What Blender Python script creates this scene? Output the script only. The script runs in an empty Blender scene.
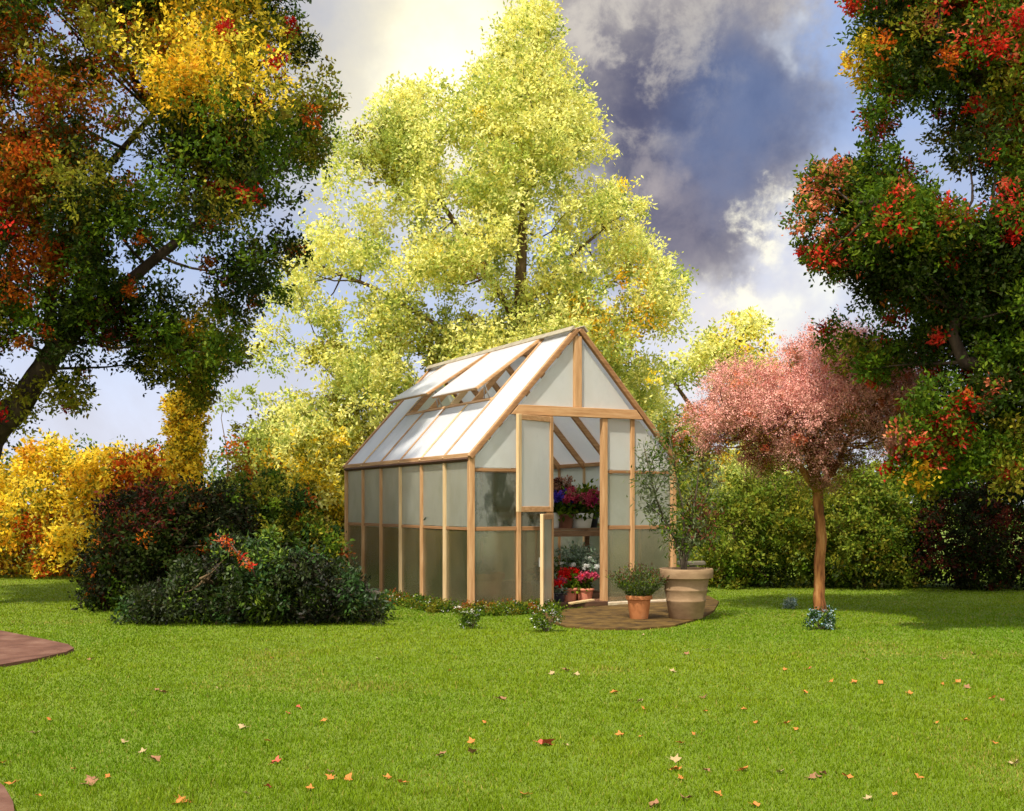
import bpy, math, random
import numpy as np
from mathutils import Vector, Matrix

S = bpy.context.scene
COL = S.collection
R = math.radians
rng = np.random.default_rng(11)
random.seed(5)

# ------------------------------------------------------------------ camera, sky, sun, exposure
H, F, HY, CX = 1.15, 1141.0, 506.0, 512.0          # eye height, focal length in pixels, horizon row, centre column
cam = bpy.data.cameras.new('camera'); camo = bpy.data.objects.new('camera', cam); COL.objects.link(camo)
cam.sensor_width = 36.0; cam.lens = 36.0 * F / 1024.0
cam.shift_y = (HY - 405.5) / 1024.0
cam.clip_start = 0.05; cam.clip_end = 3000
camo.location = (0, 0, H); camo.rotation_euler = (R(90), 0, 0)
S.camera = camo
S.render.resolution_x, S.render.resolution_y = 1024, 811
S.view_settings.view_transform = 'Standard'
S.view_settings.look = 'None'
S.view_settings.gamma = 1.0
S.view_settings.use_curve_mapping = False
S.view_settings.exposure = 0.74
S.render.engine = 'CYCLES'
S.cycles.use_denoising = True
S.cycles.max_bounces = 8; S.cycles.diffuse_bounces = 3; S.cycles.glossy_bounces = 3
S.cycles.transmission_bounces = 5; S.cycles.transparent_max_bounces = 14
S.cycles.sample_clamp_indirect = 6.0

SUN_EL, SUN_AZ = 57.0, 206.0                         # degrees; azimuth clockwise from +Y (the way the camera looks)
sd = Vector((math.sin(R(SUN_AZ)) * math.cos(R(SUN_EL)), math.cos(R(SUN_AZ)) * math.cos(R(SUN_EL)), math.sin(R(SUN_EL))))
sun = bpy.data.lights.new('sun', 'SUN'); suno = bpy.data.objects.new('sun', sun); COL.objects.link(suno)
sun.energy = 3.6; sun.angle = R(2.0); sun.color = (1.0, 0.93, 0.80)
suno.rotation_euler = (-sd).to_track_quat('-Z', 'Y').to_euler(); suno.location = sd * 60

W = bpy.data.worlds.new("World"); S.world = W; W.use_nodes = True
SKY_STRENGTH = 0.1


def build_sky():
    nt = W.node_tree; nt.nodes.clear(); N = nt.nodes; L = nt.links

    def link(a, b): L.new(a, b)

    def setv(sock, v):
        if hasattr(v, 'is_linked') or hasattr(v, 'links'): link(v, sock)
        else: sock.default_value = v

    def vmath(op, a, b=None, scale=None):
        n = N.new('ShaderNodeVectorMath'); n.operation = op; setv(n.inputs[0], a)
        if b is not None: setv(n.inputs[1], b)
        if scale is not None: setv(n.inputs['Scale'], scale)
        return n

    def math_(op, a, b=None):
        n = N.new('ShaderNodeMath'); n.operation = op; setv(n.inputs[0], a)
        if b is not None: setv(n.inputs[1], b)
        return n.outputs[0]

    def smooth(x, lo, hi, a=0.0, b=1.0):
        n = N.new('ShaderNodeMapRange'); n.interpolation_type = 'SMOOTHSTEP'
        setv(n.inputs['Value'], x); n.inputs['From Min'].default_value = lo; n.inputs['From Max'].default_value = hi
        n.inputs['To Min'].default_value = a; n.inputs['To Max'].default_value = b
        return n.outputs['Result']

    def noise(vec, scale, detail=7, rough=0.58, dist=0.0):
        n = N.new('ShaderNodeTexNoise'); setv(n.inputs['Vector'], vec); n.inputs['Scale'].default_value = scale
        n.inputs['Detail'].default_value = detail; n.inputs['Roughness'].default_value = rough; n.inputs['Distortion'].default_value = dist
        return n

    def mix(f, a, b):
        n = N.new('ShaderNodeMix'); n.data_type = 'RGBA'
        setv(n.inputs[0], f); setv(n.inputs[6], a); setv(n.inputs[7], b)
        return n.outputs[2]

    tc = N.new('ShaderNodeTexCoord'); d = vmath('NORMALIZE', tc.outputs['Generated']).outputs[0]
    warp1 = noise(d, 5.0, 6, .6).outputs['Color']
    w1 = vmath('SCALE', vmath('SUBTRACT', warp1, (0.5, 0.5, 0.5)).outputs[0], scale=0.22).outputs[0]
    dw = vmath('ADD', d, w1).outputs[0]                 # softly billowing coordinates
    warp2 = noise(d, 22.0, 6, .65).outputs['Color']
    w2 = vmath('SCALE', vmath('SUBTRACT', warp2, (0.5, 0.5, 0.5)).outputs[0], scale=0.085).outputs[0]
    dp = vmath('ADD', dw, w2).outputs[0]                # coarse cauliflower edges

    def blob(px, py, r, vec=dw, soft=0.0):
        c = Vector(((px - CX) / F, 1.0, (HY - py) / F)).normalized()
        dist = vmath('DISTANCE', vec, tuple(c)).outputs['Value']
        return smooth(dist, soft * r / F, r / F, 1.0, 0.0)

    fb = noise(d, 7.0, 9, .6, .35).outputs['Fac']
    fine = noise(d, 24.0, 8, .62, .2).outputs['Fac']
    k = 1.0 / SKY_STRENGTH

    def c(r, g, b): return (r * k * .84, g * k * .84, b * k * .84, 1)

    sky = N.new('ShaderNodeTexSky'); sky.sky_type = 'NISHITA'; sky.sun_disc = False
    sky.sun_elevation = R(SUN_EL); sky.sun_rotation = R(SUN_AZ); sky.altitude = 0; sky.air_density = 1.0; sky.dust_density = 1.2; sky.ozone_density = 2.0
    col = mix(0.62, sky.outputs[0], c(.30, .38, .62))
    # thin pale veil over most of the dome
    sep = N.new('ShaderNodeSeparateXYZ'); link(d, sep.inputs[0])
    low = smooth(sep.outputs['Z'], 0.0, 0.26, 1.0, 0.0)
    col = mix(math_('MULTIPLY', low, .88), col, c(.64, .66, .78))
    veil = smooth(fb, .36, .66)
    col = mix(math_('MULTIPLY', veil, .55), col, c(.44, .43, .46))
    # bright cloud bank added to the unseen sky behind the camera as soft fill
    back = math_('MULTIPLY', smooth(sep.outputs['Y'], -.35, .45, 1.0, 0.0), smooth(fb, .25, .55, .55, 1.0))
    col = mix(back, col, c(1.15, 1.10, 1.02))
    # grey cream cloud behind the tall tree, upper left
    m = math_('MULTIPLY', blob(330, 20, 260), smooth(fb, .2, .6, .75, 1.0))
    col = mix(m, col, c(.42, .40, .385))
    m = math_('MULTIPLY', blob(480, 60, 240), smooth(fb, .25, .6, .7, 1.0))
    col = mix(m, col, c(.93, .85, .58))
    m = blob(455, 70, 95)
    col = mix(math_('MULTIPLY', m, .8), col, c(1.0, .97, .80))
    # blue clearing on the right
    col = mix(math_('MULTIPLY', blob(850, 110, 190), .85), col, c(.27, .37, .60))
    # cream light low on the right
    col = mix(math_('MULTIPLY', blob(745, 330, 170), .9), col, c(.66, .62, .60))
    col = mix(math_('MULTIPLY', blob(785, 300, 62), .85), col, c(.90, .90, .72))
    # the slate storm cloud, built of overlapping masses
    edge = mix(smooth(fine, .35, .65), c(.27, .25, .26), c(.42, .39, .36))
    body = mix(smooth(math_('ADD', math_('MULTIPLY', fb, .6), math_('MULTIPLY', fine, .4)), .40, .62), c(.070, .076, .135), c(.17, .16, .205))
    blue = mix(smooth(fb, .36, .62), c(.070, .105, .215), c(.11, .15, .27))
    for (px, py, r) in ((700, 10, 170), (655, 120, 130), (690, 190, 125), (640, 60, 110), (725, 90, 130)):
        col = mix(math_('MULTIPLY', blob(px, py, r, dp, .45), .9), col, edge)
    for (px, py, r) in ((690, 150, 150), (668, 215, 105), (640, 110, 85)):
        col = mix(math_('MULTIPLY', blob(px, py, r, dw, .2), .95), col, body)
    col = mix(math_('MULTIPLY', blob(752, 130, 110, dw, .1), .9), col, blue)
    rag = math_('MULTIPLY', blob(620, 30, 120, dp, .1), smooth(fine, .42, .62))
    col = mix(math_('MULTIPLY', rag, .75), col, c(.50, .46, .41))
    rag = math_('MULTIPLY', blob(720, 5, 120, dp, .1), smooth(fine, .45, .66))
    col = mix(math_('MULTIPLY', rag, .6), col, c(.40, .38, .36))
    rag = math_('MULTIPLY', blob(640, 175, 60, dp, .1), smooth(fine, .46, .64))
    col = mix(math_('MULTIPLY', rag, .6), col, c(.38, .34, .34))
    # bright broken puffs
    for (px, py, r, f_) in ((750, 250, 44, .95), (725, 278, 44, .85), (700, 285, 40, .7), (764, 285, 50, .8)):
        pm = math_('MULTIPLY', blob(px, py, r, dp, .35), smooth(fine, .36, .52))
        col = mix(math_('MULTIPLY', pm, f_), col, c(.86, .82, .66))
    for (px, py, r, f_) in ((812, 78, 30, .55), (806, 100, 24, .5), (818, 60, 18, .4)):
        col = mix(math_('MULTIPLY', blob(px, py, r, dw, .0), f_), col, c(.52, .56, .62))
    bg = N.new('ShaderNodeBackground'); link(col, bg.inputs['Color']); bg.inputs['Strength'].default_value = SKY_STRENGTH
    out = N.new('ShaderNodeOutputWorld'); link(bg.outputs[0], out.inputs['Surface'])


build_sky()


# ------------------------------------------------------------------ small helpers
def P(px, py, Y):
    return Vector(((px - CX) * Y / F, Y, H + (HY - py) * Y / F))


def G(px, py):
    """The point of the ground seen at a pixel."""
    return P(px, py, F * H / (py - HY))


def tag(o, label=None, cat=None, group=None, kind=None):
    if label: o['label'] = label
    if cat: o['category'] = cat
    if group: o['group'] = group
    if kind: o['kind'] = kind
    return o


def empty(name, loc, rz=0.0):
    o = bpy.data.objects.new(name, None); COL.objects.link(o)
    o.location = loc; o.rotation_euler = (0, 0, rz); o.empty_display_size = 0.2
    return o


class MB:
    def __init__(s): s.v, s.f = [], []

    def add(s, verts, faces):
        b = len(s.v); s.v += [tuple(v) for v in verts]; s.f += [tuple(i + b for i in f) for f in faces]; return s

    def box(s, c, size, M=None):
        x, y, z = (a / 2 for a in size); c = Vector(c)
        vs = [Vector((sx * x, sy * y, sz * z)) for sz in (-1, 1) for sy in (-1, 1) for sx in (-1, 1)]
        if M is not None: vs = [M @ v for v in vs]
        return s.add([v + c for v in vs], [(0, 2, 3, 1), (4, 5, 7, 6), (0, 1, 5, 4), (2, 6, 7, 3), (0, 4, 6, 2), (1, 3, 7, 5)])

    def beam(s, a, b, w, h, up=(0, 0, 1)):
        """A bar from a to b, h thick along up, w across."""
        a, b = Vector(a), Vector(b); d = (b - a); ln = d.length; d.normalize()
        side = d.cross(Vector(up)).normalized(); u = side.cross(d)
        M = Matrix((d, side, u)).transposed()
        return s.box((a + b) / 2, (ln, w, h), M)

    def prism(s, pts, n, t):
        """Polygon extruded by t along n, centred on the polygon."""
        n = Vector(n).normalized() * (t / 2); k = len(pts); pts = [Vector(p) for p in pts]
        vs = [p - n for p in pts] + [p + n for p in pts]
        fs = [tuple(range(k))[::-1], tuple(range(k, 2 * k))] + [(i, (i + 1) % k, k + (i + 1) % k, k + i) for i in range(k)]
        return s.add(vs, fs)

    def tube(s, pts, rad, n=8, cap=True):
        pts = [Vector(p) for p in pts]; m = len(pts); vs = []
        for i, p in enumerate(pts):
            d = (pts[min(i + 1, m - 1)] - pts[max(i - 1, 0)]).normalized()
            a = d.cross(Vector((0.13, 1, 0.07))).normalized() if abs(d.y) < .9 else d.cross(Vector((1, 0, 0))).normalized()
            b = d.cross(a)
            for k in range(n):
                t = 2 * math.pi * k / n
                vs.append(p + (a * math.cos(t) + b * math.sin(t)) * rad[i])
        fs = [(i * n + k, i * n + (k + 1) % n, (i + 1) * n + (k + 1) % n, (i + 1) * n + k) for i in range(m - 1) for k in range(n)]
        if cap: fs += [tuple(range(n))[::-1], tuple(range((m - 1) * n, m * n))]
        return s.add(vs, fs)

    def lathe(s, prof, n=40):
        vs = [(r * math.cos(2 * math.pi * k / n), r * math.sin(2 * math.pi * k / n), z) for r, z in prof for k in range(n)]
        fs = [(i * n + k, i * n + (k + 1) % n, (i + 1) * n + (k + 1) % n, (i + 1) * n + k) for i in range(len(prof) - 1) for k in range(n)]
        return s.add(vs, fs)

    def build(s, name, mat, parent=None, smooth=False, bevel=0.0, loc=None):
        me = bpy.data.meshes.new(name); me.from_pydata(s.v, [], s.f); me.materials.append(mat); me.update()
        if smooth: me.polygons.foreach_set('use_smooth', [True] * len(me.polygons))
        o = bpy.data.objects.new(name, me); COL.objects.link(o)
        if parent is not None: o.parent = parent
        if loc is not None: o.location = loc
        if bevel:
            b = o.modifiers.new('edge', 'BEVEL'); b.width = bevel; b.segments = 1; b.limit_method = 'ANGLE'
        return o


# ------------------------------------------------------------------ materials
def nodes(name):
    m = bpy.data.materials.new(name); m.use_nodes = True; nt = m.node_tree
    b = nt.nodes['Principled BSDF']
    return m, nt, b


def ramp(nt, fac, stops):
    r = nt.nodes.new('ShaderNodeValToRGB'); e = r.color_ramp.elements
    while len(e) > 1: e.remove(e[-1])
    e[0].position = stops[0][0]; e[0].color = (*stops[0][1], 1)
    for p, c in stops[1:]:
        x = e.new(p); x.color = (*c, 1)
    nt.links.new(fac, r.inputs[0]); return r.outputs[0]


def tex(nt, scale, detail=5, rough=.6, stretch=(1, 1, 1), coord='Object', dist=0):
    tc = nt.nodes.new('ShaderNodeTexCoord'); mp = nt.nodes.new('ShaderNodeMapping'); mp.inputs['Scale'].default_value = stretch
    n = nt.nodes.new('ShaderNodeTexNoise'); n.inputs['Scale'].default_value = scale; n.inputs['Detail'].default_value = detail
    n.inputs['Roughness'].default_value = rough; n.inputs['Distortion'].default_value = dist
    nt.links.new(tc.outputs[coord], mp.inputs[0]); nt.links.new(mp.outputs[0], n.inputs['Vector'])
    return n.outputs['Fac']


def bump(nt, b, fac, strength=.3, dist=.01):
    n = nt.nodes.new('ShaderNodeBump'); n.inputs['Strength'].default_value = strength; n.inputs['Distance'].default_value = dist
    nt.links.new(fac, n.inputs['Height']); nt.links.new(n.outputs[0], b.inputs['Normal'])


def noisy(name, stops, scale=8, rough=.8, stretch=(1, 1, 1), bmp=.3, spec=.3, detail=6, bdist=.01):
    m, nt, b = nodes(name); f = tex(nt, scale, detail, .62, stretch)
    nt.links.new(ramp(nt, f, stops), b.inputs['Base Color']); b.inputs['Roughness'].default_value = rough
    b.inputs['Specular IOR Level'].default_value = spec
    if bmp: bump(nt, b, f, bmp, bdist)
    return m


WOOD = {}
for ax, st in (('x', (1, 12, 12)), ('y', (12, 1, 12)), ('z', (12, 12, 1))):
    WOOD[ax] = noisy('cedar_' + ax, [(.25, (.30, .145, .055)), (.5, (.47, .26, .115)), (.75, (.60, .38, .20))], 3.2, .62, st, .25, .35)
PALE = {}
for ax, st in (('x', (1, 12, 12)), ('y', (12, 1, 12)), ('z', (12, 12, 1))):
    PALE[ax] = noisy('pale_cedar_' + ax, [(.25, (.45, .28, .12)), (.5, (.60, .42, .22)), (.8, (.70, .54, .32))], 3.2, .65, st, .25, .3)
RAIL = {a: noisy('brown_cedar_' + a, [(.3, (.20, .095, .035)), (.7, (.36, .19, .085))], 3.2, .65, st, .25, .3) for a, st in (('x', (1, 12, 12)), ('y', (12, 1, 12)))}
M_DARKWOOD = noisy('dark_wood', [(.3, (.05, .022, .012)), (.7, (.12, .055, .028))], 6, .7, (1, 6, 6))
M_BENCH = noisy('bench_wood', [(.3, (.18, .10, .055)), (.7, (.36, .22, .13))], 6, .7, (1, 6, 6))
M_SILL = noisy('weathered_sill', [(.3, (.38, .27, .17)), (.7, (.66, .56, .42))], 9, .8)
M_CAP = noisy('ridge_cap', [(.3, (.26, .22, .15)), (.7, (.42, .37, .27))], 9, .6)
M_TERRA = noisy('terracotta', [(.3, (.36, .125, .04)), (.6, (.48, .19, .07)), (.8, (.54, .27, .13))], 7, .75, (1, 1, 1), .2, .25)
M_TERRA_PINK = noisy('pink_terracotta', [(.3, (.58, .19, .11)), (.7, (.70, .30, .19))], 7, .7, (1, 1, 1), .2, .25)
M_BIGPOT = noisy('weathered_clay', [(.3, (.19, .115, .06)), (.55, (.28, .18, .10)), (.8, (.37, .25, .15))], 5, .8, (1, 1, 2.2), .2, .25)
M_WHITEPOT = noisy('white_glaze', [(.3, (.72, .72, .70)), (.7, (.82, .82, .80))], 6, .3, (1, 1, 1), 0, .5)
M_BROWNPOT = noisy('brown_glaze', [(.3, (.16, .06, .04)), (.7, (.26, .11, .07))], 6, .35, (1, 1, 1), 0, .5)
M_BLACKPOT = noisy('black_plastic', [(.3, (.012, .013, .02)), (.7, (.03, .03, .045))], 6, .4, (1, 1, 1), 0, .5)
M_BLUEPOT = noisy('blue_glaze', [(.3, (.12, .20, .33)), (.7, (.20, .30, .45))], 6, .3, (1, 1, 1), 0, .5)
M_SOIL = noisy('potting_soil', [(.3, (.025, .016, .01)), (.7, (.07, .045, .028))], 40, .95, (1, 1, 1), .6, .2)
M_BARK = noisy('bark', [(.3, (.018, .012, .009)), (.7, (.075, .05, .035))], 9, .95, (1, 1, .25), .9, .2, 8, .03)
M_BARK_BROWN = noisy('brown_bark', [(.3, (.07, .045, .02)), (.7, (.17, .115, .06))], 9, .95, (1, 1, .25), .8, .2, 8, .02)
M_BARK_RUST = noisy('rusty_bark', [(.34, (.05, .02, .010)), (.48, (.26, .10, .035)), (.58, (.40, .18, .06)), (.70, (.54, .29, .12))], 11, .95, (1, 1, .2), 1.0, .15, 10, .03)
M_TWIG = noisy('grey_twig', [(.3, (.05, .036, .024)), (.7, (.12, .09, .06))], 12, .9)
M_METAL = noisy('galvanised_metal', [(.3, (.30, .30, .30)), (.7, (.45, .45, .45))], 12, .4)
M_METAL.node_tree.nodes['Principled BSDF'].inputs['Metallic'].default_value = .8
M_STONE = noisy('grey_stone', [(.3, (.07, .06, .04)), (.6, (.15, .13, .095)), (.8, (.22, .19, .14))], 6, .9, (1, 1, 3), .5, .2, 8, .02)


def leaf_mat(name, trans=.38, gloss=.28):
    m = bpy.data.materials.new(name); m.use_nodes = True; nt = m.node_tree; nt.nodes.clear(); N = nt.nodes; L = nt.links
    at = N.new('ShaderNodeAttribute'); at.attribute_name = 'tint'
    b = N.new('ShaderNodeBsdfPrincipled'); L.new(at.outputs['Color'], b.inputs['Base Color'])
    b.inputs['Roughness'].default_value = .55; b.inputs['Specular IOR Level'].default_value = gloss
    t = N.new('ShaderNodeBsdfTranslucent'); L.new(at.outputs['Color'], t.inputs['Color'])
    mx = N.new('ShaderNodeMixShader'); mx.inputs[0].default_value = trans
    L.new(b.outputs[0], mx.inputs[1]); L.new(t.outputs[0], mx.inputs[2])
    o = N.new('ShaderNodeOutputMaterial'); L.new(mx.outputs[0], o.inputs['Surface'])
    return m


M_LEAF = leaf_mat('leaf', .46, .12)
M_SMOKE = leaf_mat('smoke_leaf', .15, .04)
M_LEAF_GLOSSY = leaf_mat('glossy_leaf', .25, .32)
M_GRASS = leaf_mat('grass_blade', .30, .15)
M_PETAL = leaf_mat('petal', .35, .15)


def pane_mat(name, diff, tint, transp, gloss=.12, rough=.18, dirt=None, dirt_scale=2.2, dirt_lo=.5, dirt_hi=.7, fres=.8, transl=.5):
    """Twin-wall polycarbonate: milky scatter, some see-through, a soft sheen, fine vertical flutes, grime of its own (plus painted reflections in the lower panes)."""
    m = bpy.data.materials.new(name); m.use_nodes = True; nt = m.node_tree; nt.nodes.clear(); N = nt.nodes; L = nt.links
    f = tex(nt, dirt_scale, 7, .62, (1, 1, .6))
    col = ramp(nt, f, [(dirt_lo, diff), (dirt_hi, dirt or diff)])
    d = N.new('ShaderNodeBsdfDiffuse'); L.new(col, d.inputs[0])
    t = N.new('ShaderNodeBsdfTranslucent'); L.new(col, t.inputs[0])
    dm = N.new('ShaderNodeMixShader'); dm.inputs[0].default_value = transl; L.new(d.outputs[0], dm.inputs[1]); L.new(t.outputs[0], dm.inputs[2])
    tr = N.new('ShaderNodeBsdfTransparent'); tr.inputs[0].default_value = (*tint, 1)
    m1 = N.new('ShaderNodeMixShader'); L.new(dm.outputs[0], m1.inputs[1]); L.new(tr.outputs[0], m1.inputs[2])
    mr = N.new('ShaderNodeMapRange'); L.new(f, mr.inputs['Value']); mr.inputs['From Min'].default_value = .3; mr.inputs['From Max'].default_value = .7
    mr.inputs['To Min'].default_value = min(1, transp + .12); mr.inputs['To Max'].default_value = max(0, transp - .12)
    L.new(mr.outputs[0], m1.inputs[0])
    g = N.new('ShaderNodeBsdfGlossy'); g.inputs['Roughness'].default_value = rough; g.inputs[0].default_value = (.9, .92, .95, 1)
    fr = N.new('ShaderNodeFresnel'); fr.inputs[0].default_value = 1.5
    mu = N.new('ShaderNodeMath'); mu.operation = 'MULTIPLY_ADD'; L.new(fr.outputs[0], mu.inputs[0]); mu.inputs[1].default_value = fres; mu.inputs[2].default_value = gloss
    m2 = N.new('ShaderNodeMixShader'); L.new(mu.outputs[0], m2.inputs[0]); L.new(m1.outputs[0], m2.inputs[1]); L.new(g.outputs[0], m2.inputs[2])
    o = N.new('ShaderNodeOutputMaterial'); L.new(m2.outputs[0], o.inputs['Surface'])
    return m


M_PANE_UP = pane_mat('milky_pane', (.64, .65, .57), (.88, .89, .82), .44, .07, .25, (.40, .41, .33), 2.6, .42, .70, .5)
M_PANE_LOW = pane_mat('grime_reflection_pane', (.44, .40, .25), (.88, .82, .64), .68, .10, .20, (.19, .19, .10), 2.0, .42, .62)  # dark green blotches: grime plus reflections of greenery painted into the colour
M_PANE_STAIN = pane_mat('stained_pane', (.44, .45, .40), (.66, .68, .58), .55, .05, .20, (.05, .06, .03), 3.6, .46, .55)
M_PANE_ROOF = pane_mat('roof_pane', (.90, .91, .94), (.96, .97, .98), .22, .02, .30, (.82, .84, .85), 1.5, .5, .8, .35, .52)
M_PANE_GABLE = pane_mat('gable_pane', (.86, .87, .84), (.92, .93, .92), .28, .03, .25, (.76, .76, .72), 2.2, .5, .7, .5)

# ------------------------------------------------------------------ foliage
def col(hexes, gain=1.0):
    """sRGB 0-255 triples to linear."""
    a = np.array(hexes, float) / 255.0
    return np.where(a <= .04045, a / 12.92, ((a + .055) / 1.055) ** 2.4) * gain


PAL = {
    'green': col([(70, 92, 18), (84, 106, 20), (54, 78, 16), (100, 116, 26), (62, 84, 20)], 1.3),
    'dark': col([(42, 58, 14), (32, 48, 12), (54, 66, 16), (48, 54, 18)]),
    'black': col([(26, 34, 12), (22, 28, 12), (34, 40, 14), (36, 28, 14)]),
    'olive': col([(118, 118, 30), (98, 102, 28), (138, 132, 36), (106, 94, 28)], 1.25),
    'lime': col([(226, 222, 128), (234, 230, 142), (216, 218, 126), (242, 236, 158), (200, 206, 116), (230, 218, 114)], 1.1),
    'limegreen': col([(172, 182, 84), (152, 166, 76), (194, 198, 96), (150, 164, 84)], 1.12),
    'yellow': col([(242, 214, 60), (248, 224, 84), (234, 200, 50), (240, 208, 60), (220, 200, 72)], 1.1),
    'gold': col([(238, 194, 44), (226, 172, 38), (244, 208, 60), (214, 152, 40)]),
    'orange': col([(206, 100, 26), (186, 82, 26), (220, 126, 36), (160, 72, 28)]),
    'rust': col([(150, 76, 20), (130, 64, 20), (170, 92, 24), (116, 76, 22), (150, 100, 26)]),
    'red': col([(196, 36, 24), (172, 26, 22), (214, 58, 34), (150, 24, 24)]),
    'berry': col([(222, 58, 40), (226, 92, 66), (200, 40, 34), (232, 120, 84)]),
    'salmon': col([(222, 116, 82), (228, 134, 92), (208, 96, 70), (236, 150, 108)]),
    'pink': col([(218, 158, 150), (208, 142, 136), (222, 170, 154), (196, 138, 124), (212, 160, 146)], 1.25),
    'mauve': col([(176, 126, 106), (158, 110, 90), (188, 138, 118), (144, 114, 82)]),
    'darkred': col([(86, 30, 22), (66, 26, 22), (104, 42, 28), (50, 30, 22)]),
    'hedge': col([(124, 138, 40), (106, 124, 36), (142, 150, 52), (92, 110, 34), (130, 130, 42)], 1.12),
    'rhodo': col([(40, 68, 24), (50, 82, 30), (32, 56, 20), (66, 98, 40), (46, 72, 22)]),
    'grey': col([(120, 140, 120), (140, 156, 134), (104, 126, 98), (158, 170, 150)]),
    'oliveleaf': col([(96, 108, 70), (112, 122, 84), (82, 94, 60), (128, 136, 100)]),
    'bronze': col([(110, 62, 44), (94, 50, 40), (126, 78, 56)]),
    'white': col([(232, 232, 226), (222, 226, 230), (240, 238, 226)]),
    'bluewhite': col([(178, 204, 216), (200, 216, 222), (150, 182, 200)]),
    'violet': col([(74, 58, 176), (92, 72, 196), (62, 48, 150)]),
    'magenta': col([(158, 34, 96), (182, 52, 118), (134, 28, 84)]),
    'rose': col([(200, 74, 104), (214, 96, 124), (176, 56, 84)]),
    'scarlet': col([(214, 22, 22), (228, 40, 30), (190, 14, 20)]),
}


def leaf_mesh(name, base, d, side, ln, wd, tint, mat, parent=None, fold=.12):
    n = len(base); d = d / np.linalg.norm(d, axis=1, keepdims=True)
    side = side - d * (side * d).sum(1, keepdims=True); side /= np.linalg.norm(side, axis=1, keepdims=True) + 1e-9
    nor = np.cross(d, side); ln = ln[:, None]; wd = wd[:, None]
    mid = base + d * ln * .45 - nor * ln * fold * .5
    v = np.empty((n, 4, 3), np.float32)
    v[:, 0] = base; v[:, 1] = mid + side * wd * .5; v[:, 2] = base + d * ln - nor * ln * fold; v[:, 3] = mid - side * wd * .5
    me = bpy.data.meshes.new(name)
    me.vertices.add(4 * n); me.vertices.foreach_set('co', v.reshape(-1))
    me.loops.add(4 * n); me.loops.foreach_set('vertex_index', np.arange(4 * n, dtype=np.int32))
    me.polygons.add(n); me.polygons.foreach_set('loop_start', np.arange(0, 4 * n, 4, dtype=np.int32))
    me.update(calc_edges=True)
    a = me.attributes.new('tint', 'FLOAT_COLOR', 'POINT')
    c = np.ones((n, 4, 4), np.float32); c[:, :, :3] = tint[:, None, :]
    a.data.foreach_set('color', c.reshape(-1))
    me.materials.append(mat)
    o = bpy.data.objects.new(name, me); COL.objects.link(o)
    if parent is not None: o.parent = parent; o.location = -parent.location      # authored in world space
    return o


def rdir(n):
    v = rng.normal(size=(n, 3)); return v / np.linalg.norm(v, axis=1, keepdims=True)


def clump_leaves(centres, rads, pals, twigs, per, leaf, aspect=.55, flat=.8, up=.35, twig_len=.5, out=None, shell=2.4):
    """Leaves round twigs round clump centres. rads in metres; pals one palette per clump."""
    B, D, SD, LN, WD, T = [], [], [], [], [], []
    for c, r, pal in zip(centres, rads, pals):
        k = max(3, int(twigs * rng.uniform(.7, 1.3)))
        dr = rdir(k); p = np.array(c) + dr * (rng.random((k, 1)) ** (1 / shell)) * r * np.array([1, 1, flat])
        ax = dr * .8 + rdir(k) * .7 + np.array([0, 0, .1])
        ax /= np.linalg.norm(ax, axis=1, keepdims=True)
        tl = twig_len * r * rng.uniform(.5, 1.2, (k, 1))
        tc = pal[rng.integers(0, len(pal), k)] * rng.uniform(.75, 1.2, (k, 1))
        t = rng.random((k, per, 1))
        lb = p[:, None, :] + ax[:, None, :] * tl[:, None, :] * t + rng.normal(size=(k, per, 3)) * leaf * .55
        ld = ax[:, None, :] * .6 + rng.normal(size=(k, per, 3)) * .7
        ls = rng.normal(size=(k, per, 3)) * [1, 1, .55]
        cc = np.where(rng.random((k, per, 1)) < .75, tc[:, None, :], pal[rng.integers(0, len(pal), (k, per))]) * rng.uniform(.82, 1.18, (k, per, 1))
        m = k * per
        B.append(lb.reshape(m, 3)); D.append(ld.reshape(m, 3)); SD.append(ls.reshape(m, 3)); T.append(cc.reshape(m, 3))
        LN.append(leaf * rng.uniform(.65, 1.3, m)); WD.append(leaf * aspect * rng.uniform(.7, 1.2, m))
    return [np.concatenate(a) for a in (B, D, SD, LN, WD, T)]


def in_poly(x, y, poly):
    r = np.zeros(len(x), bool); j = len(poly) - 1
    for i in range(len(poly)):
        xi, yi = poly[i]; xj, yj = poly[j]
        c = ((yi > y) != (yj > y)) & (x < (xj - xi) * (y - yi) / (yj - yi + 1e-9) + xi)
        r ^= c; j = i
    return r


def edge_dist(x, y, poly):
    best = np.full(len(x), 1e9)
    for i in range(len(poly)):
        a = np.array(poly[i - 1], float); b = np.array(poly[i], float); ab = b - a
        t = np.clip(((x - a[0]) * ab[0] + (y - a[1]) * ab[1]) / (ab @ ab + 1e-9), 0, 1)
        best = np.minimum(best, np.hypot(x - a[0] - t * ab[0], y - a[1] - t * ab[1]))
    return best


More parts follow.
